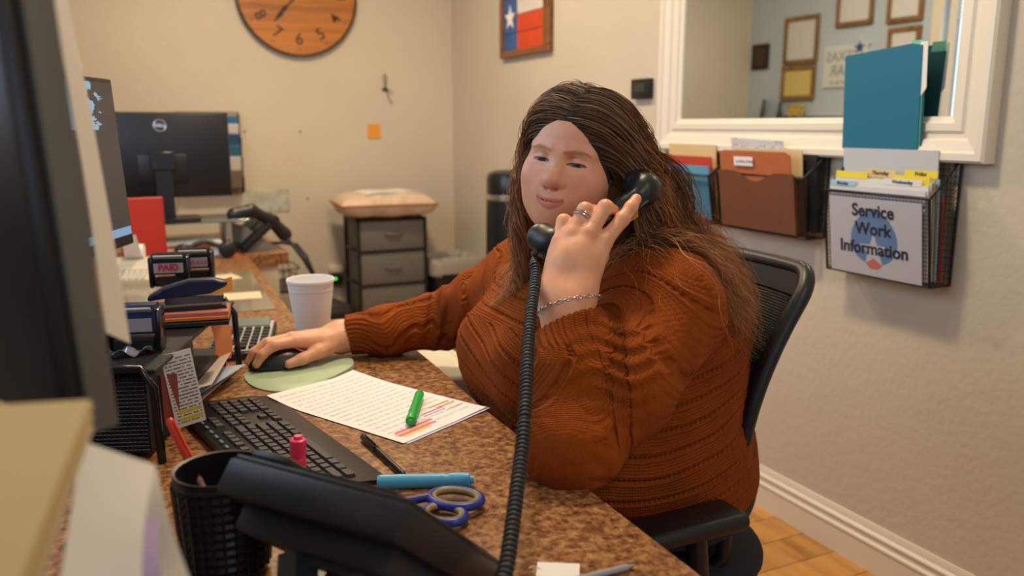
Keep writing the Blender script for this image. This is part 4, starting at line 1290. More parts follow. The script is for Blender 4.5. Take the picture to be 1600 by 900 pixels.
# --- mouse pad and mouse
mpx = [(379, 588), (390, 578), (412, 573), (440, 572), (470, 571), (500, 568), (525, 563), (548, 563), (556, 571), (548, 581), (528, 588), (513, 594), (500, 602), (480, 610), (455, 614), (428, 614), (402, 609), (386, 600)]
mw = [pz(x, y, ZD) for x, y in mpx]; mc = sum(mw) / len(mw)
mpad = thing('mouse_pad', 'pale green gel mouse pad with a wrist rest', 'mouse pad', (mc[0], mc[1], ZD))
k = len(mw); ring = np.array([(p - mc)[:2] for p in mw])
# smooth the outline
for _ in range(2): ring = np.repeat(ring, 2, 0) * .75 + np.repeat(np.roll(ring, -1, 0), 2, 0) * .25 if False else np.stack([ring * .75 + np.roll(ring, -1, 0) * .25, ring * .25 + np.roll(ring, -1, 0) * .75], 1).reshape(-1, 2)
SAGE = mat('sage_gel', 'A9BD9A', .45, var=.05, scale=20)
pm = MB(); n_ = len(ring); vs = []; lv = [(1.0, .0), (1.0, .003), (.985, .0042), (.5, .0042), (0.02, .0042)]
for s_, z_ in lv: vs += [(x * s_, y * s_, z_ + (.004 * sstep(.05, .11, np.array([x * s_]))[0] if z_ > .004 else 0)) for x, y in ring]
fs = [tuple(range(n_))[::-1], tuple(range(4 * n_, 5 * n_))]
for s_ in range(4): fs += [(s_ * n_ + i, s_ * n_ + (i + 1) % n_, (s_ + 1) * n_ + (i + 1) % n_, (s_ + 1) * n_ + i) for i in range(n_)]
pm.add(vs, fs).build('pad', SAGE, mpad, 50)
ms = thing('computer_mouse', 'black computer mouse under her right hand', 'mouse', (.285, 1.752, ZD + .0045))
mf = Union([Sdf().ell((0, 0, .008), (.062, .032, .030), .01).ell((.015, 0, .010), (.040, .030, .029), .01).half((0, 0, .001), (0, 0, -1.0))], .01)
a, b = nets(mf, (-.08, -.05, -.01), (.08, .05, .06), .003); npmesh('shell', a, b, BLACKP, ms)
MB().cyl((-.035, -.004, .028), (-.035, .004, .028), .008, 16).build('scroll_wheel', DARKP, ms, 40)

# --- foam cup
cu = pz(489, 523, ZD)
cp = thing('foam_cup', 'tall white foam cup standing behind her right hand', 'cup', tuple(cu))
FOAM = mat('white_foam', 'E9E4E0', .75, bump=.12, bscale=350)
MB().lathe([(0, .004), (.036, .004), (.037, 0), (.0395, .002), (.0555, .133), (.0575, .1345), (.0575, .1405), (.0560, .1425), (.0540, .1415), (.0525, .134), (.0365, .008), (0, .008)], 48).build('cup', FOAM, cp, 35)
cp.children[0].parent = cp
MB().lathe([(.0521, .112), (.0533, .113), (.0538, .118), (.0530, .119)], 48).build('rim_ring', FOAM, cp, 60)

# --- calculator
ca, cb_, cc_ = pz(378, 575, ZD), pz(441, 548, ZD), pz(350, 520, ZD)
cal = thing('calculator', 'silver desk calculator with black keys beside the mouse', 'calculator', (.245, 1.975, ZD), math.radians(-14))
MB().box((0, 0, .013), (.135, .25, .022), .005, rot=(.05, 0, 0), seg=2).build('body', DARKP, cal, 40)
MB().box((0, 0, .0255), (.126, .235, .004), .0015, rot=(.05, 0, 0)).build('faceplate', mat('brushed_silver', 'C4C3C0', .4, metal=.25), cal)
MB().box((0, .09, .033), (.11, .045, .012), .002, rot=(.25, 0, 0)).build('display', mat('lcd_grey', '6F7A70', .25), cal)
ck = {}
for ri in range(7):
    for ci in range(6):
        p_ = (-.051 + ci * .0204, -.105 + ri * .0235, .0285 + (-.105 + ri * .0235) * .05)
        m_ = ('key_red', 'B23A32') if (ci, ri) == (1, 6) else ('key_blue', '3C5A9A') if (ci, ri) == (0, 6) else ('key_charcoal', '202226')
        if m_[0] not in ck: ck[m_[0]] = MB().box((0, 0, .003), (.0155, .0165, .007), .0018).build('key', mat(m_[0], m_[1], .4), cal, loc=p_)
        else: child_copy(ck[m_[0]], cal, p_)

# --- small things at the near edge of the worktop
tg = thing('price_tag', 'small white paper tag at the bottom edge of the picture', 'tag', tuple(pz(872, 892, ZD)), math.radians(-30))
MB().box((0, 0, .0012), (.05, .032, .0006), .0002).build('card', PAPER, tg)
MB().tube([(-.02, 0, .002), (-.028, .004, .003), (-.034, 0, .002)], .0006, 5).build('string', PAPER, tg)
a_, b_ = pz(956, 897, ZD) + (0, 0, .004), pz(992, 888, ZD) + (0, 0, .004)
st_ = thing('ballpoint_pen', 'small silver tipped pen lying near the worktop edge', 'pen', tuple(a_))
L = np.linalg.norm(b_ - a_); M = Vector(b_ - a_).to_track_quat('Z', 'Y').to_matrix().to_4x4()
MB().lathe([(0, -.08), (.0038, -.078), (.004, L * .4), (.0034, L * .7), (0, L * .7)], 16, M).build('barrel', mat('pen_grey', '9C9FA6', .3), st_, 40)
MB().lathe([(.0034, L * .68), (.0030, L * .8), (.0008, L), (0, L)], 16, M).build('tip', SILVER, st_, 40)
# ------------------------------------------------------------------ mirror in a stepped white frame
mi = thing('wall_mirror', 'large mirror in a wide stepped white frame on the right wall', 'mirror', (XW, 0, 0))
MY0, MY1, MZ0, MZ1 = 1.402, 2.487, 1.27, 2.25
fprof = [(0.0, .0), (.0, .016), (.012, .020), (.016, .027), (.034, .027), (.040, .021), (.052, .021), (.058, .030), (.082, .036), (.088, .044), (.104, .044), (.110, .038), (.110, 0)]
def frame_piece(a, b, outv):
    """moulding between inner corners a and b (y,z), widening along outv, mitred"""
    mb = MB(); vs = []
    for (py_, pz_), dirn in ((a, -1), (b, 1)):
        for w, d in fprof:
            al = ((b[0] - a[0]), (b[1] - a[1])); Ln = math.hypot(*al); al = (al[0] / Ln, al[1] / Ln)
            vs.append((-d, py_ + outv[0] * w + al[0] * w * dirn, pz_ + outv[1] * w + al[1] * w * dirn))
    k = len(fprof)
    return mb.add(vs, [(i, (i + 1) % k, k + (i + 1) % k, k + i) for i in range(k)] + [tuple(range(k)), tuple(range(k, 2 * k))[::-1]])
frame_piece((MY0, MZ0), (MY1, MZ0), (0, -1)).build('frame_rail', WHITE_TRIM, mi, 30)
frame_piece((MY0, MZ1), (MY1, MZ1), (0, 1)).build('frame_rail', WHITE_TRIM, mi, 30)
frame_piece((MY0, MZ0), (MY0, MZ1), (-1, 0)).build('frame_stile', WHITE_TRIM, mi, 30)
frame_piece((MY1, MZ0), (MY1, MZ1), (1, 0)).build('frame_stile', WHITE_TRIM, mi, 30)
MB().box((-.007, (MY0 + MY1) / 2, (MZ0 + MZ1) / 2), (.008, MY1 - MY0, MZ1 - MZ0)).build('mirror_glass', mat('mirror_silver', 'DDE3E6', .012, metal=1.0), mi)

# ------------------------------------------------------------------ wire mesh wall pockets
WIRE = mat('black_wire', '121214', .4)
def mesh_panel(mb, A, B, Cc, D, pitch=.0105, r=.0007):
    """quad A-B-C-D filled with crossing wires"""
    A, B, Cc, D = map(np.array, (A, B, Cc, D))
    nu = max(2, int(np.linalg.norm(B - A) / pitch)); nv = max(2, int(np.linalg.norm(D - A) / pitch))
    for i in range(nu + 1):
        u = i / nu; mb.tube([A * (1 - u) + B * u, D * (1 - u) + Cc * u], r, 4, caps=False)
    for j in range(nv + 1):
        v = j / nv; mb.tube([A * (1 - v) + D * v, B * (1 - v) + Cc * v], r, 4, caps=False)
def pocket(label, y0, y1, z0, zf, zb, d0=.075, d1=.105):
    """wall pocket: back on the wall, front panel leaning out; y0<y1 (y0 nearest the camera)"""
    t = thing('wall_file_pocket', label, 'file pocket', (XW - .002, (y0 + y1) / 2, z0), group='mesh file pockets under the mirror')
    h = (y1 - y0) / 2; Zf, Zb = zf - z0, zb - z0
    F0, F1, F2, F3 = (-d0, h, 0), (-d0, -h, 0), (-d1, -h, Zf), (-d1, h, Zf)
    f = MB(); mesh_panel(f, F0, F1, F2, F3); f.build('front_mesh', WIRE, t)
    for s in (-1, 1):
        sm = MB(); mesh_panel(sm, (-.002, s * h, 0), (-d0, s * h, 0), (-d1, s * h, Zf), (-.002, s * h, Zb)); sm.build('side_mesh', WIRE, t)
    bk = MB(); mesh_panel(bk, (-.002, h, 0), (-.002, -h, 0), (-.002, -h, Zb), (-.002, h, Zb), .016); bk.build('back_mesh', WIRE, t)
    bt_ = MB(); mesh_panel(bt_, (-.002, h, 0), (-.002, -h, 0), (-d0, -h, 0), (-d0, h, 0)); bt_.build('bottom_mesh', WIRE, t)
    rim = MB(); rim.tube([(-.003, h, Zb), (-d1 * .55, h, Zf + (Zb - Zf) * .38), (-d1, h, Zf), (-d1, -h, Zf), (-d1 * .55, -h, Zf + (Zb - Zf) * .38), (-.003, -h, Zb)], .0042, 8)
    rim.tube([(-.003, -h, Zb), (-.003, h, Zb)], .0042, 8)
    rim.tube([(-.003, h, 0), (-d0, h, 0), (-d0, -h, 0), (-.003, -h, 0)], .0035, 8)
    for s in (-1, 1): rim.tube([(-d0, s * h, 0), (-d1, s * h, Zf)], .0035, 8)
    for s in (-1, 1): rim.tube([(-.003, s * h, 0), (-.003, s * h, Zb)], .0035, 8)
    rim.build('rim', WIRE, t, 60)
    return t
def card(name, label, cat, y0, y1, z0, z1, x0, x1, m, th=.0015, tab=None, group=None, cut=None):
    """upright card in a pocket: bottom at x0, top at x1 (leaning); optional tab (ya,yb,height)"""
    t = thing(name, label, cat, (x0, (y0 + y1) / 2, z0), group=group)
    h = (y1 - y0) / 2; H = z1 - z0; lean = (x1 - x0) / H
    out = [(-h, 0), (h, 0), (h, H)]
    if tab: out += [(tab[1], H), (tab[1] - .006, H + tab[2]), (tab[0] + .006, H + tab[2]), (tab[0], H)]
    out += [(-h, H)]
    mb = MB().prism(out, -th / 2, th / 2)
    mb.v = [(p[2] + lean * p[1], p[0], p[1]) for p in mb.v]
    mb.build('board', m, t)
    return t
# the pocket with the service notice
pS = pocket('mesh pocket behind the service notice, nearest the corner of the mirror', 1.372, 1.70, .856, 1.075, 1.176)
sx_ = XW - .002
def front_pt(yl, zl, off=.004):                      # local point on the leaning front of pS
    return (-(.075 + .030 * zl / .219) - off, yl, zl)
nt_ = thing('notice_sheet', 'clear sleeve sheet reading Service Work Information with a blue star emblem', 'notice', (sx_, 1.536, .856))
Mn = frameM(front_pt(-.0, .104, .0035), (0, -1, 0), (-.137, 0, 1))       # x to the picture's right, y up
MB().box((0, 0, -.0006), (.290, .206, .0012), M=Mn).build('sheet', mat('notice_paper', 'B6B6BC', .45), nt_)
NAVY = mat('print_navy', '1E2230', .6); PBLUE = mat('print_blue', '5C7CA6', .6); PRED = mat('print_red', 'C06A5A', .6)
egg = [(.078 * math.sin(a) * (1 + .05 * math.cos(2 * a)), .066 * math.cos(a) * (1.0 if math.cos(a) < 0 else 1.28) - .006) for a in np.linspace(0, 2 * PI, 40, endpoint=False)]
egg = [(x * (1 - .35 * max(0, y / .08) ** 1.5), y) for x, y in egg]
MB().prism(egg, .0001, .0004, Mn).build('emblem', PBLUE, nt_)
def star(cx, cy, r, ri=.4): return [(cx + (r if i % 2 == 0 else r * ri) * math.sin(i * PI / 5), cy + (r if i % 2 == 0 else r * ri) * math.cos(i * PI / 5)) for i in range(10)]
MB().prism(star(0, -.034, .048), .0004, .0007, Mn).build('star', mat('notice_paper2', 'B6B6BC', .45), nt_)
MB().prism([(-.026, -.070), (0, -.054), (.026, -.070), (.012, -.082), (-.012, -.082)], .0007, .0009, Mn).build('emblem_base', PRED, nt_)
for tx, yy, sz in (('Service', .070, .046), ('Work', .022, .046), ('Information', -.030, .046)):
    text_mb(tx, sz, Mn @ Matrix.Translation((-.002, yy, .0009)), .0011).build('lettering', NAVY, nt_)
def tabtext(t, txt, y, z, x, sz=.014):
    text_mb(txt, sz, frameM((x, y, z), (0, -1, 0), (0, 0, 1)), .0002).build('lettering', NAVY, t)
WF = mat('white_card', 'DEDDDC', .7); YT = mat('yellow_tab', 'E6D23C', .6); GREYC = mat('grey_card', 'BFC2C8', .7); REDC = mat('red_card', 'A84038', .7); MANILA = mat('manila', 'D9C08C', .75, var=.04, scale=8)
BLUEC = mat('pale_blue_card', '9CC3D8', .7)
x_ = XW
a = card('file_folder', 'white folder with Monday tab in the front of the service pocket', 'folder', 1.39, 1.69, .865, 1.092, x_ - .072, x_ - .099, WF, .004)
MB().box((.0 - .029, .105, .232), (.002, .085, .014)).build('tab', BLUEC, a); tabtext(a, 'Monday', .105, .2315, -.0305, .012)
a = card('file_folder', 'white folder with Wednesday tab in the service pocket', 'folder', 1.39, 1.69, .865, 1.104, x_ - .064, x_ - .090, WF, .004)
MB().box((-.0275, -.075, .244), (.002, .11, .016)).build('tab', WF, a); tabtext(a, 'Wednesday', -.075, .244, -.029, .013)
a = card('file_folder', 'white folder with yellow tab in the service pocket', 'folder', 1.39, 1.69, .865, 1.112, x_ - .056, x_ - .080, WF, .004)
MB().box((-.026, .095, .254), (.002, .105, .018)).build('tab', YT, a); MB().box((-.026, -.09, .250), (.002, .11, .022)).build('tab', YT, a)
a = card('file_folder', 'manila folder with Thursday tab in the service pocket', 'folder', 1.39, 1.69, .865, 1.118, x_ - .048, x_ - .070, MANILA, .004)
MB().box((-.024, .01, .262), (.002, .095, .020)).build('tab', MANILA, a); tabtext(a, 'Thursday', .01, .262, -.0256, .014)
a = card('file_folder', 'pale blue folder with Friday tab in the service pocket', 'folder', 1.385, 1.69, .865, 1.120, x_ - .040, x_ - .060, BLUEC, .004)
MB().box((-.022, -.10, .265), (.002, .095, .018)).build('tab', YT, a); tabtext(a, 'Friday', -.10, .265, -.0236, .014)
card('file_folder', 'red folder at the back of the service pocket', 'folder', 1.378, 1.68, .865, 1.08, x_ - .032, x_ - .048, REDC, .004)
card('cardboard_divider', 'tall grey cardboard divider standing in the service pocket', 'divider', 1.405, 1.70, .865, 1.188, x_ - .026, x_ - .046, GREYC, .004)
TEAL = mat('teal_card', '126C88', .65); TEALD = mat('dark_teal_card', '0F5A64', .65); MINT = mat('mint_card', '7CC4A6', .65)
t = thing('hanging_folder', 'tall teal folder standing up in front of the mirror', 'folder', (x_ - .020, 1.60, .88))
mb = MB().prism([(-.125, 0), (.115, 0), (.115, .552), (-.095, .568), (-.125, .562)], -.002, .002); mb.v = [(-.0 + p[2] - .030 * p[1] / .55, p[0], p[1]) for p in mb.v]; mb.build('front_leaf', TEAL, t)
mb = MB().prism([(-.133, 0), (.11, 0), (.11, .55), (-.133, .55)], -.001, .001); mb.v = [(p[2] + .0045 - .030 * p[1] / .55, p[0], p[1]) for p in mb.v]; mb.build('back_leaf', TEALD, t)
mb = MB().prism([(-.128, .0), (-.09, .0), (-.09, .575), (-.128, .575)], -.0006, .0006); mb.v = [(p[2] + .0025 - .030 * p[1] / .55, p[0], p[1]) for p in mb.v]; mb.build('inner_leaf', MINT, t)
mb = MB().prism([(-.140, .46), (-.126, .44), (-.118, .44), (-.118, .57), (-.138, .57)], -.0006, .0006); mb.v = [(p[2] + .001 - .030 * p[1] / .55, p[0], p[1]) for p in mb.v]; mb.build('index_tab', PAPER, t)

# the middle pocket with the brown wallet
pM = pocket('mesh pocket holding a brown expanding wallet, middle of the three', 1.79, 2.17, .925, 1.10, 1.178, .07, .098)
BRN = mat('brown_wallet', '6E4026', .7, var=.06, scale=40); BRO = mat('rust_flap', 'B4643A', .65, var=.05, scale=40)
wl_ = thing('expanding_wallet', 'brown expanding file wallet with a rust flap in the middle pocket', 'wallet', (x_ - .03, 1.985, .932))
def lean(mb, x0, k): mb.v = [(x0 + p[2] - k * p[1], p[0], p[1]) for p in mb.v]; return mb
wave = [(-.165, .0), (.165, 0), (.165, .178)] + [(.165 - .33 * i / 20, .178 - .030 * math.sin(PI * min(1, max(0, (i - 4) / 12))) ** 2) for i in range(1, 20)] + [(-.165, .178)]
lean(MB().prism(wave, -.0015, .0015), -.052, .15).build('front_panel', BRN, wl_)
flap = [(-.15, .10), (.16, .10), (.16, .232), (.14, .240), (-.13, .240), (-.15, .230)]
lean(MB().prism(flap, -.0012, .0012), -.046, .15).build('flap', BRO, wl_)
MB().box((-.0835, .045, .208), (.001, .085, .028), rot=(0, -.15, 0)).build('label_sticker', PAPER, wl_)
marks_mb(.062, .008, frameM((-.0850, .045, .208), (0, -1, 0), (-.15, 0, 1)), 3, 4).build('lettering', mat('grey_ink', '6A6864', .7), wl_)
lean(MB().prism([(-.165, 0), (.165, 0), (.165, .17), (-.165, .17)], -.001, .001), -.012, .08).build('back_panel', BRN, wl_)
sd = MB()
for s in (-1, 1): sd.add([(-.052, s * .165, 0), (-.012, s * .165, 0), (-.012 - .08 * .17, s * .165, .17), (-.052 - .15 * .17, s * .165, .17)], [(0, 1, 2, 3)])
sd.build('gusset', BRN, wl_)
card('manila_folder', 'manila folder behind the rust wallet flap', 'folder', 1.835, 2.14, .935, 1.178, x_ - .04, x_ - .066, MANILA, .003)
pmat = print_mat('form_print', 'D6D4D8', '6E6C74', rows=18, cols=14, dens=.5)
t = thing('form_sheets', 'printed forms sticking up out of the middle pocket', 'paper', (x_ - .036, 2.02, .94))
mb = MB().grid(lambda u, v: (-.028 * v - .004 * math.sin(3 * u), .12 - .235 * u + .012 * v, .262 * v + .008 * (1 - u)), 10, 8, thick=.002); mb.build('sheet', print_mat('form_print2', 'CFCDD2', '77757E', 26, 20, .5), t, 60)
card('black_binder', 'black binder at the camera end of the middle pocket', 'binder', 1.80, 1.86, .94, 1.165, x_ - .02, x_ - .035, mat('binder_black', '26262A', .5), .02)
# the far pocket, mostly hidden by her hair
pF = pocket('mesh pocket with red and blue folders, partly behind her hair', 2.21, 2.53, .925, 1.085, 1.165, .07, .098)
card('file_folder', 'red folder in the pocket beside her hair', 'folder', 2.23, 2.50, .935, 1.145, x_ - .05, x_ - .075, mat('bright_red_card', 'C6402E', .6), .004)
card('file_folder', 'light blue folder in the pocket beside her hair', 'folder', 2.225, 2.50, .935, 1.115, x_ - .06, x_ - .088, mat('sky_blue_card', '5FA6C6', .6), .005)
card('file_folder', 'manila folder at the back of the pocket beside her hair', 'folder', 2.24, 2.50, .935, 1.185, x_ - .03, x_ - .05, MANILA, .004)

# ------------------------------------------------------------------ painted board flag
fg = thing('flag_plaque', 'wooden plaque painted as a flag with one white star', 'wall art', (XW, 3.746, 1.58))
FW_, FH = .536, .40
FRM = wood_mat('plaque_frame_wood', '8A5A2C', '573415', axis=1)
bl_ = (lambda s: mat(*s))
colz = {'blue': mat('paint_blue', '3A5E94', .7, var=.12, scale=25), 'white': mat('paint_white', 'D8CFC4', .7, var=.06, scale=18), 'red': mat('paint_red', 'D2481E', .65, var=.08, scale=20)}
# local: camera sees +y at the left, so the blue field sits at larger y
for y0, y1, z0, z1 in ((-FW_ / 2, FW_ / 2, 0, .032), (-FW_ / 2, FW_ / 2, FH - .032, FH)):
    MB().box((-.014, (y0 + y1) / 2, (z0 + z1) / 2), (.028, y1 - y0, z1 - z0), .003).build('frame_side', FRM, fg)
for y in (-FW_ / 2 + .03, FW_ / 2 - .015):
    MB().box((-.014, y, FH / 2), (.028, .06 if y < 0 else .03, FH - .064), .003).build('frame_side', FRM, fg)
ya, yb, ym = -FW_ / 2 + .06, FW_ / 2 - .03, .085
zs = [.032, .116, .20, .284, FH - .032]
for i in range(4):
    z0, z1 = zs[i] + .0015, zs[i + 1] - .0015
    MB().box((-.009, (ym + yb) / 2, (z0 + z1) / 2), (.012, yb - ym - .001, z1 - z0), .001).build('plank', colz['blue'], fg)
    MB().box((-.009, (ya + ym) / 2, (z0 + z1) / 2), (.012, ym - ya - .001, z1 - z0), .001).build('plank', colz['red'] if i < 2 else colz['white'], fg)
MB().prism(star((ym + yb) / 2 * -1, .19, .062), .0155, .0185, frameM((0, 0, 0), (0, -1, 0), (0, 0, 1))).build('star', mat('star_white', 'EFEAE4', .6), fg)
t = thing('thermostat', 'small black control box on the wall beside the mirror', 'control box', (XW, 2.74, 1.35))
MB().box((-.012, 0, .035), (.024, .12, .075), .004, seg=2).build('case', BLACKP, t, 40)
MB().box((-.0245, 0, .04), (.001, .07, .03)).build('display', mat('lcd_dark', '2C3830', .2), t)

# ------------------------------------------------------------------ things on the left wall, seen in the mirror
GOLDW = wood_mat('certificate_frame_wood', '8C6A45', '5C4024', axis=2)
def certificate(label, y, z, w, h, paper='D4D6D8', frame=None, cat='picture frame', group='framed certificates'):
    t = thing('framed_certificate', label, cat, (XL, y, z), group=group)
    b = .028
    for zz in (-h / 2 + b / 2, h / 2 - b / 2): MB().box((.010, 0, zz), (.020, w, b), .003).build('frame_side', frame or GOLDW, t)
    for yy in (-w / 2 + b / 2, w / 2 - b / 2): MB().box((.010, yy, 0), (.020, b, h - 2 * b), .003).build('frame_side', frame or GOLDW, t)
    MB().box((.006, 0, 0), (.006, w - 2 * b, h - 2 * b)).build('document', print_mat('cert_print_' + paper, paper, '8A8A92', 9, 8, .55), t)
    return t
certificate('framed certificate reflected left of the star sign, upper one', 4.255, 1.79, .30, .30)
certificate('framed yellow certificate reflected left of the star sign, lower one', 4.26, 1.52, .30, .22, 'D8C878')
certificate('framed certificate reflected at the top above the star sign', 3.83, 1.98, .28, .29)
certificate('framed certificate reflected top right by the window', 3.47, 1.93, .24, .22)
certificate('framed certificate reflected just above the teal folder', 3.46, 1.70, .22, .19)
t = thing('wall_plaque', 'small dark plaque reflected near the corner in the mirror', 'plaque', (XL, 4.63, 1.71))
MB().box((.008, 0, 0), (.016, .165, .17), .004).build('board', mat('plaque_dark', '241C16', .35), t)
MB().box((.0165, 0, 0), (.001, .10, .11)).build('metal_plate', mat('plaque_bronze', '5A4A38', .35, metal=.6), t)
sg = thing('wall_sign', 'white star sign, its words reversed in the mirror', 'sign', (XL, 3.88, 1.60))
MB().box((.006, 0, 0), (.012, .34, .25), .004).build('board', mat('sign_white', 'D6DCDC', .6), sg)
MB().prism(star(0, 0, .075), 0, .012, frameM((.004, -.115, .10), (0, 1, 0), (0, 0, 1))).build('star_backing', mat('sign_white', 'D6DCDC', .6), sg)
MB().prism(star(0, 0, .045), .012, .014, frameM((.004, -.115, .105), (0, 1, 0), (0, 0, 1))).build('blue_star', mat('sign_blue', '2C4A8C', .6), sg)
SGI = mat('sign_ink', '8A9498', .6)
text_mb('TEXAS', .085, frameM((.0125, .02, .06), (0, 1, 0), (0, 0, 1)), .0005).build('lettering', SGI, sg)
text_mb('STAR', .095, frameM((.0125, .0, -.025), (0, 1, 0), (0, 0, 1)), .0005).build('lettering', SGI, sg)
marks_mb(.16, .026, frameM((.0125, .0, -.09), (0, 1, 0), (0, 0, 1)), 3, 5).build('lettering', SGI, sg)
lg_ = thing('wall_ledge', 'narrow white ledge on the left wall below the certificates', 'ledge', (XL, 4.05, 1.225))
MB().box((.06, 0, .01), (.12, 1.2, .02), .003).build('board', WHITE_TRIM, lg_)
for y in (-.4, .4): MB().box((.03, y, -.03), (.06, .02, .06), .003).build('bracket', WHITE_TRIM, lg_)
for y, hh, lb in ((4.54, .17, 'photo frame leaning on the ledge, reflected near the dark plaque'), (4.38, .15, 'dark photo frame leaning on the ledge beside the gold box')):
    t = thing('photo_frame', lb, 'photo frame', (XL + .055, y, 1.2485), rot=(0, 0, math.radians(38)))
    MB().box((0, 0, hh / 2), (.012, .13, hh), .003, rot=(0, -.18, 0)).build('frame', mat('frame_black', '2A2622', .4), t)
    MB().box((.007, 0, hh / 2), (.002, .10, hh - .03), rot=(0, -.18, 0)).build('photo', mat('photo_blue', '9DB2C6', .3), t)
t = thing('gold_box', 'small gold patterned box standing on the ledge', 'box', (XL + .06, 4.21, 1.2455))
g = NT('gold_pattern', .35); g.color(g.ramp(g.noise(g.coord(), 90, 2), [(.42, lin('8A6A1C')), (.55, lin('E2C868'))]))
MB().box((0, 0, .065), (.05, .10, .13), .003).build('box', g.m, t)
MB().box((0, 0, .128), (.053, .103, .012), .002).build('lid', g.m, t)
# ------------------------------------------------------------------ clock on the back wall
ck_ = thing('wall_clock', 'large round wooden wall clock with dark numerals', 'clock', (.975, YB, 1.935))
RC = .318
CW = wood_mat('clock_wood', 'B97530', '8E5420', rough=.5, axis=0)
Mc = frameM((0, -.012, 0), (1, 0, 0), (0, 0, 1))                   # x right, y up, z towards the room (-Y)
z6 = [-RC, -.19, -.06, .07, .20, RC]
for i in range(5):                                                  # face made of boards
    a0, a1 = z6[i] + .0006, z6[i + 1] - .0006
    pts = []
    for k in range(13):
        y = a0 + (a1 - a0) * k / 12; pts.append((math.sqrt(max(1e-8, (RC - .004) ** 2 - y * y)), y))
    pts = pts + [(-x, y) for x, y in pts[::-1]]
    MB().prism(pts, -.011, .018, Mc).build('face_board', CW, ck_)
MB().lathe([(RC - .005, -.012), (RC, -.012), (RC + .003, .0), (RC + .003, .024), (RC - .006, .024), (RC - .006, .018)], 96, Mc, close=False).build('rim', mat('clock_rim', '2A1C10', .4, metal=.5), ck_, 40)
CKI = mat('clock_ink', '2A1A0E', .6)
for hnum in range(1, 13):
    an = math.radians(hnum * 30)
    Mh = Mc @ Matrix.Translation((.232 * math.sin(an), .232 * math.cos(an), .0185)) @ Matrix.Rotation(-an + (PI if 3 < hnum < 9 else 0), 4, 'Z')
    text_mb(str(hnum), .088, Mh, .0006).build('numeral', CKI, ck_)
    MB().cyl((.285 * math.sin(an), .285 * math.cos(an), .0180), (.285 * math.sin(an), .285 * math.cos(an), .0192), .005, 10, M=Mc).build('hour_dot', CKI, ck_)
for an, L_, nm_ in ((222, .20, 'minute_hand'), (224, .145, 'hour_hand')):
    a = math.radians(an); M_ = Mc @ Matrix.Rotation(-a, 4, 'Z')
    MB().prism([(-.004, -.03), (.004, -.03), (.003, L_ * .6), (.011, L_ * .66), (.011, L_ * .74), (0, L_), (-.011, L_ * .74), (-.011, L_ * .66), (-.003, L_ * .6)], .021 if L_ > .16 else .024, .0225 if L_ > .16 else .0255, M_).build(nm_, CKI, ck_)

nt2 = thing('sticky_note', 'small orange sticky note on the back wall', 'sticky note', (1.381, YB - .0005, 1.175))
MB().grid(lambda u, v: (-.038 + .076 * u, -.001 - .006 * (1 - v) ** 2, .078 * v), 4, 8, thick=.0004).build('note', mat('orange_note', 'F09A30', .7), nt2)
hk = thing('wall_hook', 'small wire hook with a dangling cord on the back wall', 'hook', (1.453, YB, 1.45))
MB().box((0, -.008, 0), (.035, .016, .014), .004).build('bracket', BLACKP, hk)
MB().tube([(.0, -.012, .005), (-.004, -.014, .04), (-.012, -.014, .065), (-.004, -.014, .085), (.008, -.014, .075), (.006, -.014, .05), (.0, -.012, .01)], .0025, 6).build('wire_loop', mat('dark_wire', '4A443C', .5), hk)
MB().tube([(.0, -.012, 0), (.012, -.016, -.025), (.018, -.012, -.05), (.036, -.010, -.075), (.042, -.010, -.078)], .0022, 6).build('cord', mat('dark_wire', '4A443C', .5), hk)
MB().tube([(.005, -.012, -.004), (.03, -.02, -.014), (.042, -.014, -.010)], .0022, 6).build('cord', mat('dark_wire', '4A443C', .5), hk)
for (x, z, lb) in ((.665, 1.213, 'small screw head in the back wall next to the wall file'), (.961, 1.211, 'small screw head in the middle of the back wall'), (.985, .84, 'small screw head low on the back wall right of the card')):
    t = thing('screw_head', lb, 'screw', (x, YB, z), group='screw heads left in the back wall')
    MB().lathe([(0, .004), (.005, .003), (.006, 0)], 14, frameM((0, 0, 0), (1, 0, 0), (0, 0, 1))).build('head', mat('screw_grey', '5A5048', .5), t)
    MB().box((0, -.0042, 0), (.008, .0006, .0012)).build('slot', BLACKP, t)
pc = thing('printed_card', 'pale green printed card taped low on the back wall', 'card', (.767, YB - .001, .835))
g = NT('pale_print', .7); g.color(g.ramp(g.noise(g.coord(), 22, 4), [(.35, lin('A9AE9C')), (.6, lin('CBCBBB'))]))
MB().box((0, -.002, 0), (.235, .003, .125), .001).build('card', g.m, pc)
MB().box((0, -.004, .055), (.06, .001, .014)).build('tape', mat('tape', 'D8D2B8', .4), pc)

# ------------------------------------------------------------------ fabric drawer unit with pillow
FAB = mat('grey_fabric', '726D66', .95, var=.12, scale=120, bump=.25, bscale=500)
du = thing('drawer_unit', 'grey fabric drawer tower with a black frame by the back wall', 'drawers', (1.338, 4.44, 0))
fr = MB(); DW, DD, DH = .39, .285, .757
for sx in (-1, 1):
    for sy2 in (-1, 1): fr.box((sx * (DW / 2 - .008), sy2 * (DD / 2 - .008), DH / 2), (.016, .016, DH), .002)
for z in (DH - .008, .03):
    for sx in (-1, 1): fr.box((sx * (DW / 2 - .008), 0, z), (.016, DD, .016), .002)
    for sy2 in (-1, 1): fr.box((0, sy2 * (DD / 2 - .008), z), (DW, .016, .016), .002)
fr.build('frame', mat('frame_dark', '1E1A18', .5), du)
MB().box((0, 0, DH - .004), (DW - .01, DD - .01, .012), .002).build('top', mat('top_dark', '2A2624', .6), du)
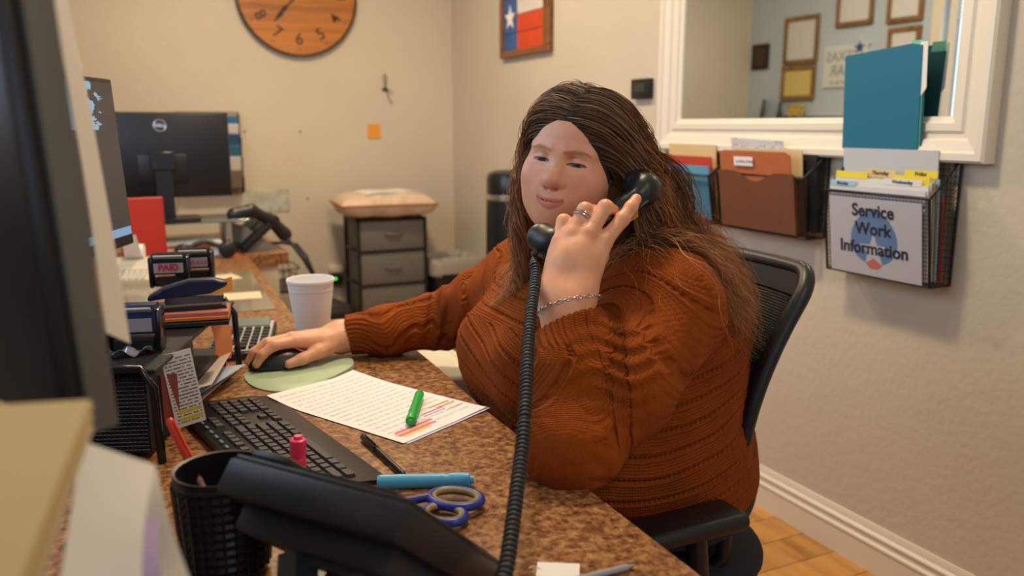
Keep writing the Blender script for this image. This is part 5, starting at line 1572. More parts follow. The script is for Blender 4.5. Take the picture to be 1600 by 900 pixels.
for i in range(4):
    z0 = .030 + i * .184
    d_ = MB()
    sag = lambda u, v: .004 * math.sin(PI * u) * math.sin(PI * v)
    d_.box((0, 0, z0 + .091), (DW - .034, DD - .006, .172), .006, seg=2)
    o = d_.build('drawer', FAB, du, 40)
    MB().tube([(-.045, -DD / 2 - .001, z0 + .10), (-.035, -DD / 2 - .012, z0 + .092), (.035, -DD / 2 - .012, z0 + .092), (.045, -DD / 2 - .001, z0 + .10)], .006, 8).build('pull_strap', FAB, o, 60)
    MB().box((0, -DD / 2 + .002, z0 - .002), (DW, .012, .010), .002).build('shelf_bar', mat('frame_dark', '1E1A18', .5), du)
    for sx in (-1, 1): MB().box((sx * (DW / 2 - .006), 0, z0 - .002), (.010, DD, .010), .002).build('side_bar', mat('frame_dark', '1E1A18', .5), du)
pw = thing('pillow', 'beige pillow with rust piping lying on the drawer tower', 'pillow', (1.325, 4.42, DH + .003), math.radians(-4))
g = NT('pillow_cloth', .9); g.color(g.ramp(g.noise(g.coord(), 18, 4), [(.35, lin('D0B496')), (.65, lin('E0C9AE'))])); g.normal(g.bump(g.noise(g.coord(), 14, 4), .5, .02))
def pil(u, v, s):
    x, y = 2 * u - 1, 2 * v - 1
    k = max(0, (1 - abs(x) ** 3.2) * (1 - abs(y) ** 3.2)) ** .45
    pin = 1 - .07 * (1 - abs(x) ** 2) * (abs(y) > .0) - 0
    return (.255 * x * (1 - .06 * (1 - x * x) * y * y * 0), .20 * y * pin, .074 + s * (k * .062 if s > 0 else k ** .5 * .072) + .003 * math.sin(9 * x + 3 * y) * k)
pm_ = MB(); pm_.grid(lambda u, v: pil(u, v, 1), 28, 24); pm_.grid(lambda u, v: pil(1 - u, v, -1), 28, 24)
pm_.build('cushion', g.m, pw, 180)
edge = [pil(u, 0, 0) for u in np.linspace(0, 1, 20)] + [pil(1, v, 0) for v in np.linspace(0, 1, 20)] + [pil(u, 1, 0) for u in np.linspace(1, 0, 20)] + [pil(0, v, 0) for v in np.linspace(1, 0, 20)]
MB().tube(edge, .005, 6, closed=True).build('piping', mat('rust_piping', 'B8683C', .8), pw, 80)
nb = thing('booklet', 'pale booklet lying on top of the beige pillow', 'booklet', (1.34, 4.40, DH + .139), math.radians(8))
MB().grid(lambda u, v: (-.16 + .32 * u, -.10 + .2 * v, .004 * math.cos(6 * u) - .012 * (abs(2 * u - 1)) ** 3), 12, 6, thick=.006).build('cover', mat('pale_cover', 'CFC4B4', .7), nb, 60)
MB().grid(lambda u, v: (-.15 + .30 * u, -.095 + .19 * v, .006 + .004 * math.cos(6 * u) - .012 * (abs(2 * u - 1)) ** 3), 12, 6, thick=.004).build('pages', PAPER, nb, 60)

# ------------------------------------------------------------------ waste bin, black tower, socket
wb = thing('waste_bin', 'black waste bin with a clear white liner beside the drawer tower', 'bin', (1.70, 4.37, 0), math.radians(0))
def rr_ring(w, d, r, z, n=5): return [(x, y, z) for x, y in rrect(w, d, r, n)]
bn = MB(); lv = [rr_ring(.21, .18, .03, 0), rr_ring(.215, .185, .03, .004), rr_ring(.28, .25, .035, .50), rr_ring(.27, .24, .03, .50), rr_ring(.205, .175, .03, .01)]
k = len(lv[0]); bn.add([p for l in lv for p in l], [tuple(range(k))[::-1], tuple(range(4 * k, 5 * k))] + [(s * k + i, s * k + (i + 1) % k, (s + 1) * k + (i + 1) % k, (s + 1) * k + i) for s in range(4) for i in range(k)])
bn.build('body', mat('bin_black', '1B1A1A', .55), wb, 40)
ln = MB(); N_ = 96
def lring(w, z, amp): 
    base = rrect(w, w * .9, .04, 23)[:N_]
    return [(x * (1 + amp * math.sin(i * 1.9)), y * (1 + amp * math.sin(i * 2.3)), z + .008 * math.sin(i * .9)) for i, (x, y) in enumerate(base)]
lv = [lring(.285, .43, .012), lring(.295, .47, .010), lring(.298, .512, .004), lring(.285, .522, .004), lring(.265, .49, .008), lring(.24, .38, .02)]
k = len(lv[0]); ln.add([p for l in lv for p in l], [(s * k + i, s * k + (i + 1) % k, (s + 1) * k + (i + 1) % k, (s + 1) * k + i) for s in range(5) for i in range(k)])
lm = mat('liner_plastic', 'C9BFB0', .35); lm.node_tree.nodes['Principled BSDF'].inputs['Transmission Weight'].default_value = .25
ln.build('liner', lm, wb, 60)
tw = thing('tower_appliance', 'tall black rounded tower with a silver band behind her shoulder', 'tower', (1.725, 3.60, 0))
MB().lathe([(0, 0), (.135, 0), (.138, .01), (.13, .90)], 40).build('lower_body', BLACKP, tw, 40)
MB().lathe([(.131, .90), (.133, .902), (.133, .925), (.131, .927)], 40).build('silver_band', SILVER, tw, 40)
MB().lathe([(.130, .927), (.130, 1.0), (.12, 1.025), (.09, 1.037), (0, 1.04)], 40).build('upper_body', BLACKG, tw, 40)
ot = thing('wall_outlet', 'white wall socket with a black adapter and green light', 'socket', (1.125, YB, .40))
MB().box((0, -.004, 0), (.075, .008, .115), .003).build('plate', mat('socket_white', 'D6CDBC', .5), ot)
MB().box((.0, -.03, -.03), (.06, .045, .05), .005).build('adapter', BLACKP, ot)
MB().cyl((-.012, -.053, -.02), (-.012, -.055, -.02), .006, 12).build('status_light', emit('green_led', '2CE24A', 3.0), ot)
MB().box((-.0, -.025, .03), (.085, .04, .04), .006).build('plug', mat('socket_white', 'D6CDBC', .5), ot)
ub = thing('power_supply', 'dark grey battery power unit on the floor behind the cup', 'power unit', (1.01, 4.44, 0), math.radians(8))
MB().box((0, 0, .15), (.16, .24, .30), .012, seg=2).build('case', mat('ups_grey', '3A3836', .5), ub, 40)
MB().box((0, -.121, .20), (.10, .004, .12), .002).build('front_panel', BLACKP, ub)
MB().tube([(0, .1, .28), (-.02, .2, .36), (.06, .28, .38)], .006, 8).build('cable', BLACKP, ub, 60)

# ------------------------------------------------------------------ wall file with blue folders behind the far monitor
wf = thing('wall_file', 'tall black wall file with blue folders behind the far monitor', 'wall file', (.478, YB, .88))
WFB = mat('wall_file_black', '1C1C1F', .5)
for s in (-1, 1): MB().prism([(0, 0), (.10, .02), (.10, .10), (.075, .11), (.09, .20), (.065, .21), (.08, .30), (.05, .31), (.05, .42), (0, .44)], -.002, .002, frameM((s * .155, 0, 0), (0, -1, 0), (0, 0, 1))).build('side', WFB, wf)
MB().box((0, -.004, .22), (.31, .006, .44)).build('back', mat('card_tan', 'B09A82', .8), wf)
for i, (z, hx) in enumerate(((.02, '7A6A5A'), (.09, 'CFC8BC'), (.15, '2A6A86'), (.21, '27507E'), (.26, 'D4CFC8'), (.30, '2C78A8'))):
    lbl = ('tan folder lowest in the wall file', 'cream folder second from the bottom of the wall file', 'teal folder in the lower middle of the wall file', 'navy folder in the middle of the wall file', 'white folder near the top of the wall file', 'bright blue folder highest in the wall file')[i]
    fo = thing('file_folder', lbl, 'folder', (.483, YB - .085 + i * .008, .90 + z))
    MB().box((0, 0, .045), (.285, .012, .10), .002, rot=(.22, 0, 0)).build('cover', mat('folder_' + hx, hx, .6), fo)
    MB().box((0, -.010, .045), (.285, .004, .094), .001, rot=(.22, 0, 0)).build('cover', mat('folder_' + hx, hx, .6), fo)

# ------------------------------------------------------------------ far desk: riser, phone, papers, red binder, adding machine
rs = thing('monitor_riser', 'glass monitor riser with metal legs on the far desk', 'riser', (.20, 3.55, ZD))
GL = mat('riser_glass', '9FB4AC', .08); GL.node_tree.nodes['Principled BSDF'].inputs['Transmission Weight'].default_value = .7
MB().box((0, 0, .139), (.56, .26, .009), .002).build('shelf', GL, rs)
for sx in (-.25, .20):
    for sy2 in (-.10, .10): MB().cyl((sx, sy2, 0), (sx, sy2, .134), .014, 16, bev=.001).build('leg', SILVER, rs, 40)
pst = thing('paper_stack', 'stack of white papers beneath the glass riser', 'paper', (.23, 3.51, ZD))
for i in range(6): MB().box((.006 * math.sin(i * 2), .004 * math.cos(i * 3), .004 + i * .011), (.28, .21, .010), .001, rot=(0, 0, .05 * math.sin(i * 5))).build('sheaf', PAPER if i != 4 else mat('orange_sheet', 'DE6A2A', .7), pst)
hp_ = thing('headphones', 'black headset lying under the glass riser', 'headset', (.30, 3.37, ZD))
MB().tube([(-.08 + .16 * u, .0 + .03 * math.sin(PI * u), .03 + .035 * math.sin(PI * u)) for u in np.linspace(0, 1, 14)], .009, 8).build('band', BLACKP, hp_, 60)
for x in (-.08, .08): MB().cyl((x, -.012, .033), (x, .02, .033), .032, 20, bev=.006).build('ear_pad', BLACKP, hp_, 50)
rd2 = thing('red_binder', 'bright red folder standing behind the adding machine', 'folder', (.085, 3.30, ZD), math.radians(8))
MB().box((0, 0, .125), (.15, .012, .25), .002).build('front_cover', mat('red_binder', 'C03020', .5), rd2)
MB().box((0, .022, .125), (.15, .006, .25), .002).build('back_cover', mat('red_binder', 'C03020', .5), rd2)
MB().box((.074, .008, .125), (.004, .03, .25), .001).build('spine', mat('red_binder_dark', 'A0281C', .5), rd2)
am_ = thing('adding_machine', 'cream adding machine with paper roll beside the red folder', 'adding machine', (.035, 3.02, ZD), math.radians(-12)); am_.scale = (.72, .72, .72)
CRM = mat('machine_cream', 'C9BDA4', .5)
MB().prism([(-.14, 0), (.14, 0), (.14, .022), (.02, .055), (-.02, .085), (-.12, .09), (-.14, .07)], -.095, .095, frameM((0, 0, 0), (0, -1, 0), (0, 0, 1))).build('case', CRM, am_, 30)
MB().cyl((-.04, .09, .12), (.04, .09, .12), .035, 24).build('paper_roll', PAPER, am_, 40)
MB().grid(lambda u, v: (-.035 + .07 * v, .06 - .10 * math.sin(PI * u * .9), .10 + .10 * math.sin(PI * u) + .03 * u), 16, 2, thick=.0004).build('paper_strip', PAPER, am_, 60)
akm = None
for r_i in range(4):
    for c_i in range(6):
        p_ = (-.065 + c_i * .026, -.125 + r_i * .028, .030 + r_i * .0085)
        if akm is None: akm = MB().box((0, 0, 0), (.018, .020, .012), .003).build('key', mat('key_cream', 'D8D2C2', .5), am_, loc=p_)
        else: child_copy(akm, am_, p_)
ps = thing('clear_desk_mat', 'clear plastic desk sheet on the narrow part of the worktop', 'desk mat', (.18, 2.70, ZD), math.radians(-2.5))
cm_ = mat('clear_sheet', 'B9A988', .10); cm_.node_tree.nodes['Principled BSDF'].inputs['Transmission Weight'].default_value = .55
MB().box((0, 0, .001), (.44, .68, .0016)).build('sheet', cm_, ps)
for (x, y, a, lb) in ((.28, 2.92, .2, 'cream memo slip under the clear desk sheet, farther one'), (.30, 2.58, -.1, 'cream memo slip under the clear desk sheet, nearer one')):
    t = thing('memo_slip', lb, 'paper', (x, y, ZD + .002), a)
    MB().box((0, 0, .0003), (.16, .11, .0004)).build('slip', mat('cream_slip', 'D2C29A', .6), t)
# far phone on its wedge
fp = thing('desk_phone', 'black desk phone on the corner of the far desk', 'telephone', (.505, 3.58, ZD), math.radians(15))
Mt = Matrix.Translation((0, 0, .075)) @ Matrix.Rotation(math.radians(-38), 4, 'Y')
MB().box((0, 0, 0), (.20, .20, .032), .008, M=Mt, seg=2).build('body', BLACKP, fp, 40)
MB().box((.02, .03, .018), (.11, .10, .006), .002, M=Mt).build('keypad', DARKP, fp)
MB().prism([(-.07, 0), (.08, 0), (.075, .02), (-.05, .11)], -.06, .06, frameM((-.01, 0, 0), (1, 0, 0), (0, 0, 1))).build('wedge_stand', mat('stand_grey', '8E8C88', .5), fp)
hsf = Sdf().chain([(-.10, -.075, .155), (-.03, -.078, .170), (.05, -.078, .125), (.11, -.075, .060)], [.030, .022, .022, .030], .02)
a, b = nets(Union([hsf], .01), (-.16, -.14, 0), (.18, 0, .23), .005); npmesh('handset', a, b, BLACKP, fp)
MB().tube([(.11, -.09, .05), (.13, -.12, .01), (.15, -.16, -.04), (.18, -.17, -.10), (.21, -.12, -.11), (.22, -.05, -.05), (.20, .0, .0), (.15, .03, .01), (.08, .03, .012)], .008, 8).build('cord', BLACKP, fp, 60)
os_ = thing('sticky_note', 'orange sticky note under the far desk phone', 'sticky note', (.40, 3.44, ZD + .0004), .3)
MB().box((0, 0, .002), (.07, .05, .004), .0005).build('note', mat('orange_note2', 'E2581E', .7), os_)
wbk = thing('wire_basket', 'low black wire basket on a shelf beyond the far desk', 'basket', (.70, 4.45, .415))
wr = MB()
for z, e in ((0, .0), (.05, .008), (.10, .016)): wr.tube([(x, y, z) for x, y in rrect(.26 + 2 * e, .2 + 2 * e, .02, 3)], .004, 6, closed=True)
for i in range(9):
    x = -.12 + .03 * i
    for s in (-1, 1): wr.tube([(x, s * .10, 0), (x * 1.06, s * .112, .10)], .0025, 5)
for i in range(6):
    y = -.09 + .036 * i; wr.tube([(-.13, y, 0), (.13, y, 0)], .0025, 5)
wr.build('wires', WIRE, wbk)
lt = thing('low_table', 'low dark side table carrying the wire basket', 'table', (.70, 4.45, 0))
MB().box((0, 0, .405), (.34, .30, .02), .003).build('top', mat('table_dark', '3A2A1E', .5), lt)
for sx in (-1, 1):
    for sy2 in (-1, 1): MB().box((sx * .15, sy2 * .13, .197), (.025, .025, .395), .002).build('leg', mat('table_dark', '3A2A1E', .5), lt)
# ------------------------------------------------------------------ mesh riser shelf with stamps and stapler
MESHB = mat('mesh_black', '15161A', .42, bump=.5, bscale=420)
rsh = thing('mesh_shelf', 'black mesh desk shelf carrying stamps and a stapler', 'shelf', (.049, 1.584, ZD), math.radians(-20.5))
SW, SD, SH = .155, .50, .150
t_ = MB().box((0, 0, SH - .006), (SW, SD, .008), .002); t_.build('shelf', MESHB, rsh)
for s in (-1, 1):
    for q_ in (-.115,):
        pass
    lp = [(-.075, s * (SD / 2 + .004), 0), (-.077, s * (SD / 2 + .004), SH - .03), (-.060, s * (SD / 2 + .004), SH), (.058, s * (SD / 2 + .004), SH), (.075, s * (SD / 2 + .004), SH - .03), (.078, s * (SD / 2 + .004), 0)]
    MB().tube(lp, .0065, 10).build('wire_leg', BLACKG, rsh, 60)
wm = MB(); mesh_panel(wm, (-.07, SD / 2, .01), (-.07, -SD / 2, .01), (-.07, -SD / 2, SH - .01), (-.07, SD / 2, SH - .01), .012, .0009)
mesh_panel(wm, (-.07, -SD / 2, .02), (.06, -SD / 2, .02), (.06, -SD / 2, SH - .01), (-.07, -SD / 2, SH - .01), .006, .0009); wm.build('mesh_side', WIRE, rsh)
MB().box((-.004, -.115, .072), (.125, .255, .125), .004).build('mesh_drawer', MESHB, rsh, 40)
MB().box((-.004, .12, .030), (.125, .22, .045), .004).build('mesh_tray', MESHB, rsh, 40)
def shelf_pt(x, y, z=0.0):
    a = math.radians(-20.5); return (.049 + x * math.cos(a) - y * math.sin(a), 1.584 + x * math.sin(a) + y * math.cos(a), ZD + SH + z)
def stamp(label, loc, rz, txt=None, blue=False):
    t = thing('self_inking_stamp', label, 'stamp', loc, rz, group='self inking stamps on the mesh shelf')
    m_ = mat('stamp_blue', '1E2A55', .3) if blue else BLACKG
    for s in (-1, 1): MB().box((s * .038, 0, .035), (.010, .044, .070), .004, seg=2).build('side_frame', BLACKG, t, 40)
    MB().prism([(-.020, .030), (.020, .030), (.022, .060), (.014, .076), (-.014, .076), (-.022, .060)], -.036, .036, frameM((0, 0, 0), (0, 1, 0), (0, 0, 1))).build('handle', m_, t, 35)
    MB().box((0, 0, .012), (.066, .036, .020), .003).build('base', BLACKP, t)
    lab = mat('stamp_window', 'B9B2B6', .15)
    MB().box((0, -.0185, .068), (.062, .004, .017), .001, rot=(.9, 0, 0)).build('index_window', lab, t)
    MB().box((0, -.0222, .045), (.062, .002, .022), .0005).build('index_window', mat('stamp_window2', '9A969E', .15), t)
    if txt == '*': marks_mb(.05, .010, frameM((0, -.0238, .046), (1, 0, 0), (0, 0, 1)), 3, 9).build('lettering', mat('stamp_red', 'B02A2A', .6), t)
    elif txt: text_mb(txt, .020, frameM((0, -.0240, .046), (1, 0, 0), (0, 0, 1)), .0009).build('lettering', mat('stamp_red', 'B02A2A', .6), t)
    return t
stamp('black self inking stamp with PAID on its window', tuple(pz(268, 447, ZD + SH)), math.radians(-12), 'PAID')
stamp('black self inking stamp behind the PAID stamp', tuple(pz(306, 437, ZD + SH)), math.radians(-12), '*')
stamp('dark blue self inking stamp at the near end of the mesh shelf', tuple(pz(214, 546, ZD + SH)), math.radians(-14), None, True)
# note pad and stapler
np_ = thing('note_pad', 'orange sticky note pad under the stapler', 'note pad', tuple(pz(302, 504, ZD + SH)), math.radians(-10))
for i, (hx, z) in enumerate((('1A1A1C', .0), ('D8762A', .009), ('B86A58', .016))): MB().box((.0, .004 * i, z + .0045), (.13, .075, .008 if i != 1 else .0065), .001).build('pad_layer', mat('pad_' + hx, hx, .7), np_)
sl = thing('stapler', 'navy and black stapler standing open ended on the note pad', 'stapler', tuple(pz(300, 503, ZD + SH) + (0, 0, .0215)), math.radians(-6)); sl.scale = (.72, .85, .8)
NVY = mat('stapler_navy', '1B2440', .3)
MB().prism([(-.085, 0), (.085, 0), (.088, .006), (.082, .012), (-.08, .012)], -.018, .018, frameM((0, 0, 0), (1, 0, 0), (0, 0, 1))).build('base', BLACKP, sl, 30)
MB().prism([(-.06, .018), (.078, .018), (.082, .034), (-.06, .036)], -.012, .012, frameM((0, 0, 0), (1, 0, 0), (0, 0, 1))).build('magazine', mat('steel', '8C8C90', .25, metal=1.0), sl, 30)
hpz = [(-.10, .030), (-.06, .034), (.05, .040), (.09, .055), (.094, .066), (.06, .074), (.0, .074), (-.06, .060), (-.10, .040)]
MB().prism(hpz, -.017, .017, frameM((0, 0, 0), (1, 0, 0), (0, 0, 1))).build('top_arm', NVY, sl, 50)
for o_ in sl.children[-1:]:
    b_ = o_.modifiers.new('round', 'BEVEL'); b_.width = .007; b_.segments = 3
wr_ = thing('candy_wrapper', 'crumpled silver wrapper on the mesh shelf', 'wrapper', tuple(pz(204, 553, ZD + SH)), .2)
MB().grid(lambda u, v: (-.03 + .06 * u, -.018 + .036 * v, .006 + .007 * math.sin(9 * u + 2 * v) * math.cos(7 * v) + .004 * math.sin(17 * u * v + 3)), 14, 10, thick=.0003).build('foil', mat('foil', 'B8B6BC', .25, metal=.8), wr_, 20)
# papers lying on the shelf floor and the leaning card
for i, (dx, dy, a, hx, lb) in enumerate(((.03, .05, -.1, 'D8D3CC', 'white letter lying under the mesh shelf'), (.055, .02, -.22, 'A9B6C8', 'blue edged brochure lying under the mesh shelf'), (.06, .06, .08, 'CFC0B4', 'cream letter on top of the pile under the mesh shelf'))):
    p_ = shelf_pt(-.055 + dx * .5, dy + .05)
    t = thing('letter', lb, 'paper', (p_[0], p_[1], ZD + .003 + .012 * i), math.radians(-20.5) + a)
    MB().grid(lambda u, v: (-.108 + .216 * u, -.14 + .28 * v, .010 * i * u * u + .012 * max(0, u - .7)), 10, 4, thick=.0015).build('sheet', mat('letter_' + hx, hx, .7), t, 60)
cdp = thing('printed_card', 'white printed card with yellow highlights leaning on the mesh shelf', 'card')
c0_, c1_, c2_ = pd(250, 556, 1.33), pd(284, 547, 1.35), pd(306, 655, 1.37)
e1 = unit(c1_ - c0_); e2 = (c2_ - c1_); e2 = unit(e2 - e1 * (e2 @ e1)); 
cdp.location = tuple(c0_)
MB().box((.024, -.062, 0), (.048, .124, .0008)).build('card', print_mat('card_print', 'E4E0DC', '4A4648', rows=22, cols=9, dens=.46), cdp).matrix_local = frameM((0, 0, 0), e1, -e2)
for y_, hx in ((-.100, 'D8C82E'), (-.112, 'D8C82E')): MB().box((.026, y_, .0007), (.036, .006, .0002), M=frameM((0, 0, 0), e1, -e2)).build('highlight_mark', mat('hl_' + hx, hx, .8), cdp)
t = thing('sticky_note', 'pink sticky note hanging from the end of the mesh shelf', 'sticky note', tuple(pd(236, 622, 1.34)))
MB().grid(lambda u, v: (-.004 + .045 * u, -.01 * u, .035 - .075 * v + .004 * u), 4, 6, thick=.0004).build('note', mat('salmon_note', 'A8564A', .7), t)
t = thing('sticky_note', 'curled orange sticky note under the far end of the mesh shelf', 'sticky note', shelf_pt(.05, .18, -.012))
MB().grid(lambda u, v: (-.012 + .036 * u + .012 * math.sin(2.5 * v), -.01 + .02 * u, -.10 * v), 4, 10, thick=.0004).build('note', mat('orange_note3', 'D8824E', .7), t)
t = thing('sticky_note', 'bright orange sticky flag at the far corner of the mesh shelf', 'sticky note', shelf_pt(.055, .215, .012))
MB().grid(lambda u, v: (-.03 + .06 * u, .01 * u, .028 * v + .012 * u), 4, 4, thick=.0004).build('note', mat('orange_note', 'F09A30', .7), t)

# ------------------------------------------------------------------ taped paper by the near monitor
tp = thing('taped_paper', 'curling white paper taped beside the near monitor screen', 'paper')
tl, tr_, bl2, br2 = pd(66, -60, .70), pd(92, -60, .76), pd(165, 520, .68), pd(203, 537, .74)
MB().grid(lambda u, v: (tl * (1 - v) + bl2 * v) * (1 - u) + (tr_ * (1 - v) + br2 * v) * u + RGT * (.004 * math.sin(PI * v) * (1 - .2 * u)) , 6, 20, thick=.0005).build('sheet', mat('cream_paper', 'CFC8BC', .75), tp, 80)
tk = MB().box((0, 0, 0), (.02, .03, .0008)); tk.build('tape', mat('tape', 'D8D2B8', .4), tp, loc=tuple(pd(70, -50, .695)))
mtoy = thing('figurine', 'tiny white figurine on top of the dark screen monitor', 'figurine')
ft = pd(119, 108, 1.55); mtoy.location = tuple(ft)
MB().lathe([(0, 0), (.010, 0), (.011, .008), (.006, .016), (.0075, .022), (.004, .028), (0, .029)], 16).build('body', mat('toy_white', 'D8D4C8', .5), mtoy, 60)
for s in (-1, 1): MB().tube([(s * .004, 0, .027), (s * .006, 0, .036)], .002, 6).build('ear', mat('toy_white', 'D8D4C8', .5), mtoy, 60)

# ------------------------------------------------------------------ woven pen cup with red pen
pcx = thing('pen_cup', 'black woven pen cup in the foreground', 'pen cup', (.084, .945, ZD))
wv_ = MB(); prof = [(0, 0), (.043, 0), (.045, .004)]
for i in range(11): prof += [(.0455 + i * .0006, .008 + i * .0105), (.0482 + i * .0006, .012 + i * .0105), (.0455 + i * .0006, .0165 + i * .0105)]
prof += [(.053, .124), (.0525, .128), (.049, .127), (.043, .006), (0, .006)]
wv_.lathe(prof, 40); wv_.build('woven_body', BLACKP, pcx, 50)
sp2 = MB()
for i in range(26):
    a = 2 * PI * i / 26; sp2.tube([((.0482 + .0006 * k) * math.cos(a), (.0482 + .0006 * k) * math.sin(a), .010 + k * .0105) for k in range(11)], .0016, 5)
sp2.build('weave_strips', BLACKG, pcx, 60)
ra, rb = np.array((.098, .925, ZD + .012)), pd(264, 655, 1.0)
rp = thing('red_pen', 'orange red ballpoint pen leaning in the pen cup', 'pen', tuple(ra))
L = np.linalg.norm(rb - ra); M = Vector(rb - ra).to_track_quat('Z', 'Y').to_matrix().to_4x4()
MB().lathe([(0, 0), (.0038, .002), (.0040, L * .72), (0, L * .72)], 16, M).build('barrel', mat('clear_barrel', 'C08A80', .15), rp, 40)
MB().lathe([(0, L * .60), (.0052, L * .60), (.0058, L * .75), (.0056, L * .98), (.004, L), (0, L)], 16, M).build('cap', mat('pen_red', 'D8402A', .35), rp, 40)
MB().box((0, .0075, L * .85), (.003, .002, L * .26), .0008, M=M).build('clip', mat('pen_red', 'D8402A', .35), rp)

# ------------------------------------------------------------------ foreground telephone seen from behind, with the coiled cord
A, B_, C_ = pz(360, 712, .92), pz(641, 787, .92), pz(806, 896, .76)
e1 = unit(B_ - A); e2 = C_ - B_; e2 = unit(e2 - e1 * (e2 @ e1)); e3 = np.cross(e1, e2); e3 = e3 if e3[2] > 0 else -e3
tel = thing('desk_phone', 'black desk phone in the foreground, seen from behind', 'telephone')
tc = (A + C_) / 2; base_c = np.array((tc[0] - .02, tc[1] - .015, ZD)); tel.location = tuple(base_c)
W1, W2 = np.linalg.norm(B_ - A), (C_ - B_) @ e2
Mp = frameM(tuple(A - base_c), e1, e2)
up_s = 1 if (np.array(Mp.to_3x3() @ Vector((0, 0, 1))) @ e3) > 0 else -1
def pbox(cx, cy, cz, sx, sy2, sz, bev=.004): return MB().box((cx, cy, cz * up_s), (sx, sy2, sz), bev, M=Mp, seg=2)
TELM = mat('phone_black', '1A1B20', .42, bump=.04, bscale=500)
pbox(W1 / 2, W2 / 2, -.018, W1, W2, .036, .004).build('body', TELM, tel, 40)
pbox(W1 / 2, W2 / 2, .002, W1 * .97, W2 * .97, .006, .002).build('top_face', BLACKP, tel, 40)
pbox(W1 * .62, W2 * .22, .008, W1 * .5, W2 * .30, .006, .002).build('display', BLACKG, tel)
pbox(W1 * .5, W2 * .52, -.048, W1 * .86, W2 * .80, .030, .006).build('rear_recess', DARKP, tel, 40)
kt = None
for r_i in range(5):
    for c_i in range(5):
        p_ = Mp @ Vector((W1 * (.42 + .10 * c_i), W2 * (.45 + .09 * r_i), .006 * up_s))
        if kt is None:
            kt = MB().box((0, 0, 0), (.016, .012, .005), .002, M=Mp.to_3x3().to_4x4()).build('key', DARKP, tel, loc=p_)
        else: child_copy(kt, tel, p_)
pbox(W1 * .16, W2 * .5, .010, W1 * .22, W2 * .9, .014, .006).build('handset_cradle', BLACKP, tel, 40)
GREYS = mat('stand_dark_grey', '3A3A3E', .35)
zb = -(ZD - ZD)
for s in (.30, .68):
    top = Mp @ Vector((W1 * s, W2 * .32, -.062 * up_s)); low = Mp @ Vector((W1 * s, W2 * .85, -.06 * up_s))
    f1 = Vector((top.x - .015, top.y - .05, .006)); f2 = Vector((low.x, low.y, .006))
    st2 = MB()
    st2.tube([tuple(top), tuple(top.lerp(f1, .5) + Vector((0, 0, .004))), tuple(f1)], [.020, .021, .018], 4)
    st2.tube([tuple(f1), tuple(f2)], [.010, .010], 4)
    st2.build('stand_leg', GREYS, tel)
fa = Mp @ Vector((W1 * .30, W2 * .32, -.062 * up_s)); fb = Mp @ Vector((W1 * .68, W2 * .32, -.062 * up_s))
MB().tube([tuple(fa), tuple(fb)], .012, 4).build('stand_bar', GREYS, tel)
# coiled cord from the handset plug down to the phone
path = [MOU + ax * .036 - inn * .004, pd(838, 425, 1.30), pd(828, 500, 1.20), pd(824, 560, 1.13), pd(822, 620, 1.07), pd(816, 700, 1.00), pd(806, 780, .93), pd(797, 850, .875), pd(790, 900, .84), pd(775, 935, .815), pd(745, 940, .80)]
path = np.array(path)
dd = np.r_[0, np.cumsum(np.linalg.norm(np.diff(path, axis=0), axis=1))]
def cr(t):                                                       # smooth interpolation of the path
    s = t * dd[-1]; return np.stack([np.interp(s, dd, path[:, i]) for i in range(3)], -1)
tt = np.linspace(0, 1, 400); Cn = cr(tt)
ker = np.ones(31) / 31
Cn = np.stack([np.convolve(np.pad(Cn[:, i], 15, mode='edge'), ker, 'valid') for i in range(3)], 1)
turns = 92; m_ = turns * 14
ts = np.linspace(0, 1, m_); Ci = np.stack([np.interp(ts, tt, Cn[:, i]) for i in range(3)], 1)
tg_ = np.gradient(Ci, axis=0); tg_ /= np.linalg.norm(tg_, axis=1)[:, None]
u_ = np.cross(tg_, FWD); u_ /= np.linalg.norm(u_, axis=1)[:, None]; v_ = np.cross(tg_, u_)
phs = 2 * PI * turns * ts; R_ = .0066 * np.clip(ts / .035, .05, 1)
gap = np.exp(-((ts - .555) / .006) ** 2)
coil = Ci + (u_ * np.cos(phs)[:, None] + v_ * np.sin(phs)[:, None]) * (R_ * (1 - .25 * gap))[:, None]
MB().tube(coil - base_c, .0026, 6).build('coiled_cord', mat('cord_black', '24262A', .42), tel, 80)

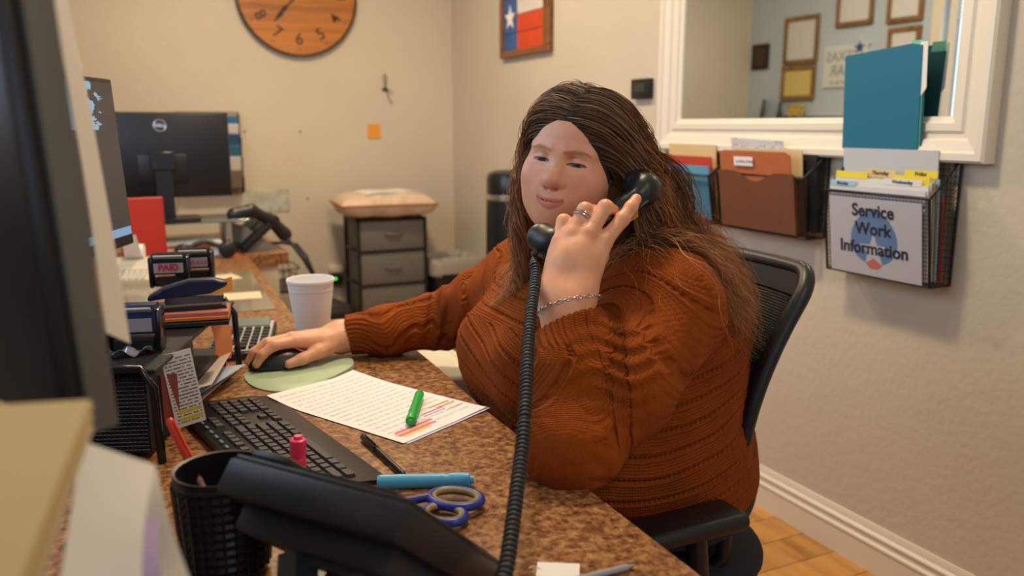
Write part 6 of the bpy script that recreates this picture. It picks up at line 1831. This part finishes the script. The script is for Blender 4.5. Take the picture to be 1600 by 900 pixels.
# ------------------------------------------------------------------ blurred folders and papers in the left foreground
TR = pd(141, 624, .50); TLd = unit(pd(-60, 636, .50) - TR); BRd = pd(24, 885, .43) - TR; BRd = unit(BRd - TLd * (BRd @ TLd)); Nf = np.cross(BRd, TLd); Nf = Nf if Nf[2] > 0 else -Nf
ft_ = thing('file_tower', 'black sloping tray under the manila folders in the left foreground', 'tray', tuple((TR + TLd * .15 + BRd * .11) * (1, 1, 0) + (0, 0, ZD)))
fo_ = np.array(ft_.location)
MB().grid(lambda u, v: TR + TLd * (.05 + .23 * u) + BRd * (.225 * v) - Nf * .046 - fo_, 2, 2, thick=.005).build('sloping_tray', MESHB, ft_)
for u in (.09, .27):
    for v in (.01, .215):
        q_ = TR + TLd * u + BRd * v - Nf * .050 - fo_
        MB().tube([(q_[0], q_[1], 0), (q_[0], q_[1], q_[2])], .006, 8).build('post', BLACKG, ft_, 60)
Ff = [('manila folder stack, topmost folder in the left foreground', 'D9BE84', 0.0), ('manila folder beneath the topmost one in the left foreground', 'CFB27A', .012), ('cream folder at the bottom of the left foreground stack', 'D6C8A4', .024)]
for lb, hx, off in Ff:
    t = thing('manila_folder', lb, 'folder', tuple(TR - Nf * off + TLd * off * .4), group='manila folders in the left foreground')
    for k in (0, 1): MB().grid(lambda u, v: TLd * (.30 * u) + BRd * (.22 * v) - Nf * (.004 * k + .010 * v * k) + Nf * .004 * math.sin(3 * v), 6, 10, thick=.0012).build('leaf', mat('manila_' + hx, hx, .75, var=.03, scale=10), t, 60)
Pf = [('white form leaning beside the manila folders in the foreground', 'D2CCC6', (128, 690, .55), (243, 728, .585), (85, 960, .46)), ('lilac sheet among the foreground papers', '9A86AC', (175, 800, .555), (248, 815, .575), (190, 980, .49)), ('cream sheet nearest the pen cup in the foreground', 'C4BCAE', (205, 755, .60), (246, 735, .62), (262, 960, .53))]
for lb, hx, a_, b_, c_ in Pf:
    a_, b_, c_ = pd(*a_), pd(*b_), pd(*c_)
    t = thing('loose_sheet', lb, 'paper', tuple(a_), group='loose papers in the left foreground')
    MB().grid(lambda u, v: (b_ - a_) * u + (c_ - a_) * v + Nf * .012 * math.sin(PI * v) * u, 8, 10, thick=.0006).build('sheet', mat('sheet_' + hx, hx, .75), t, 60)
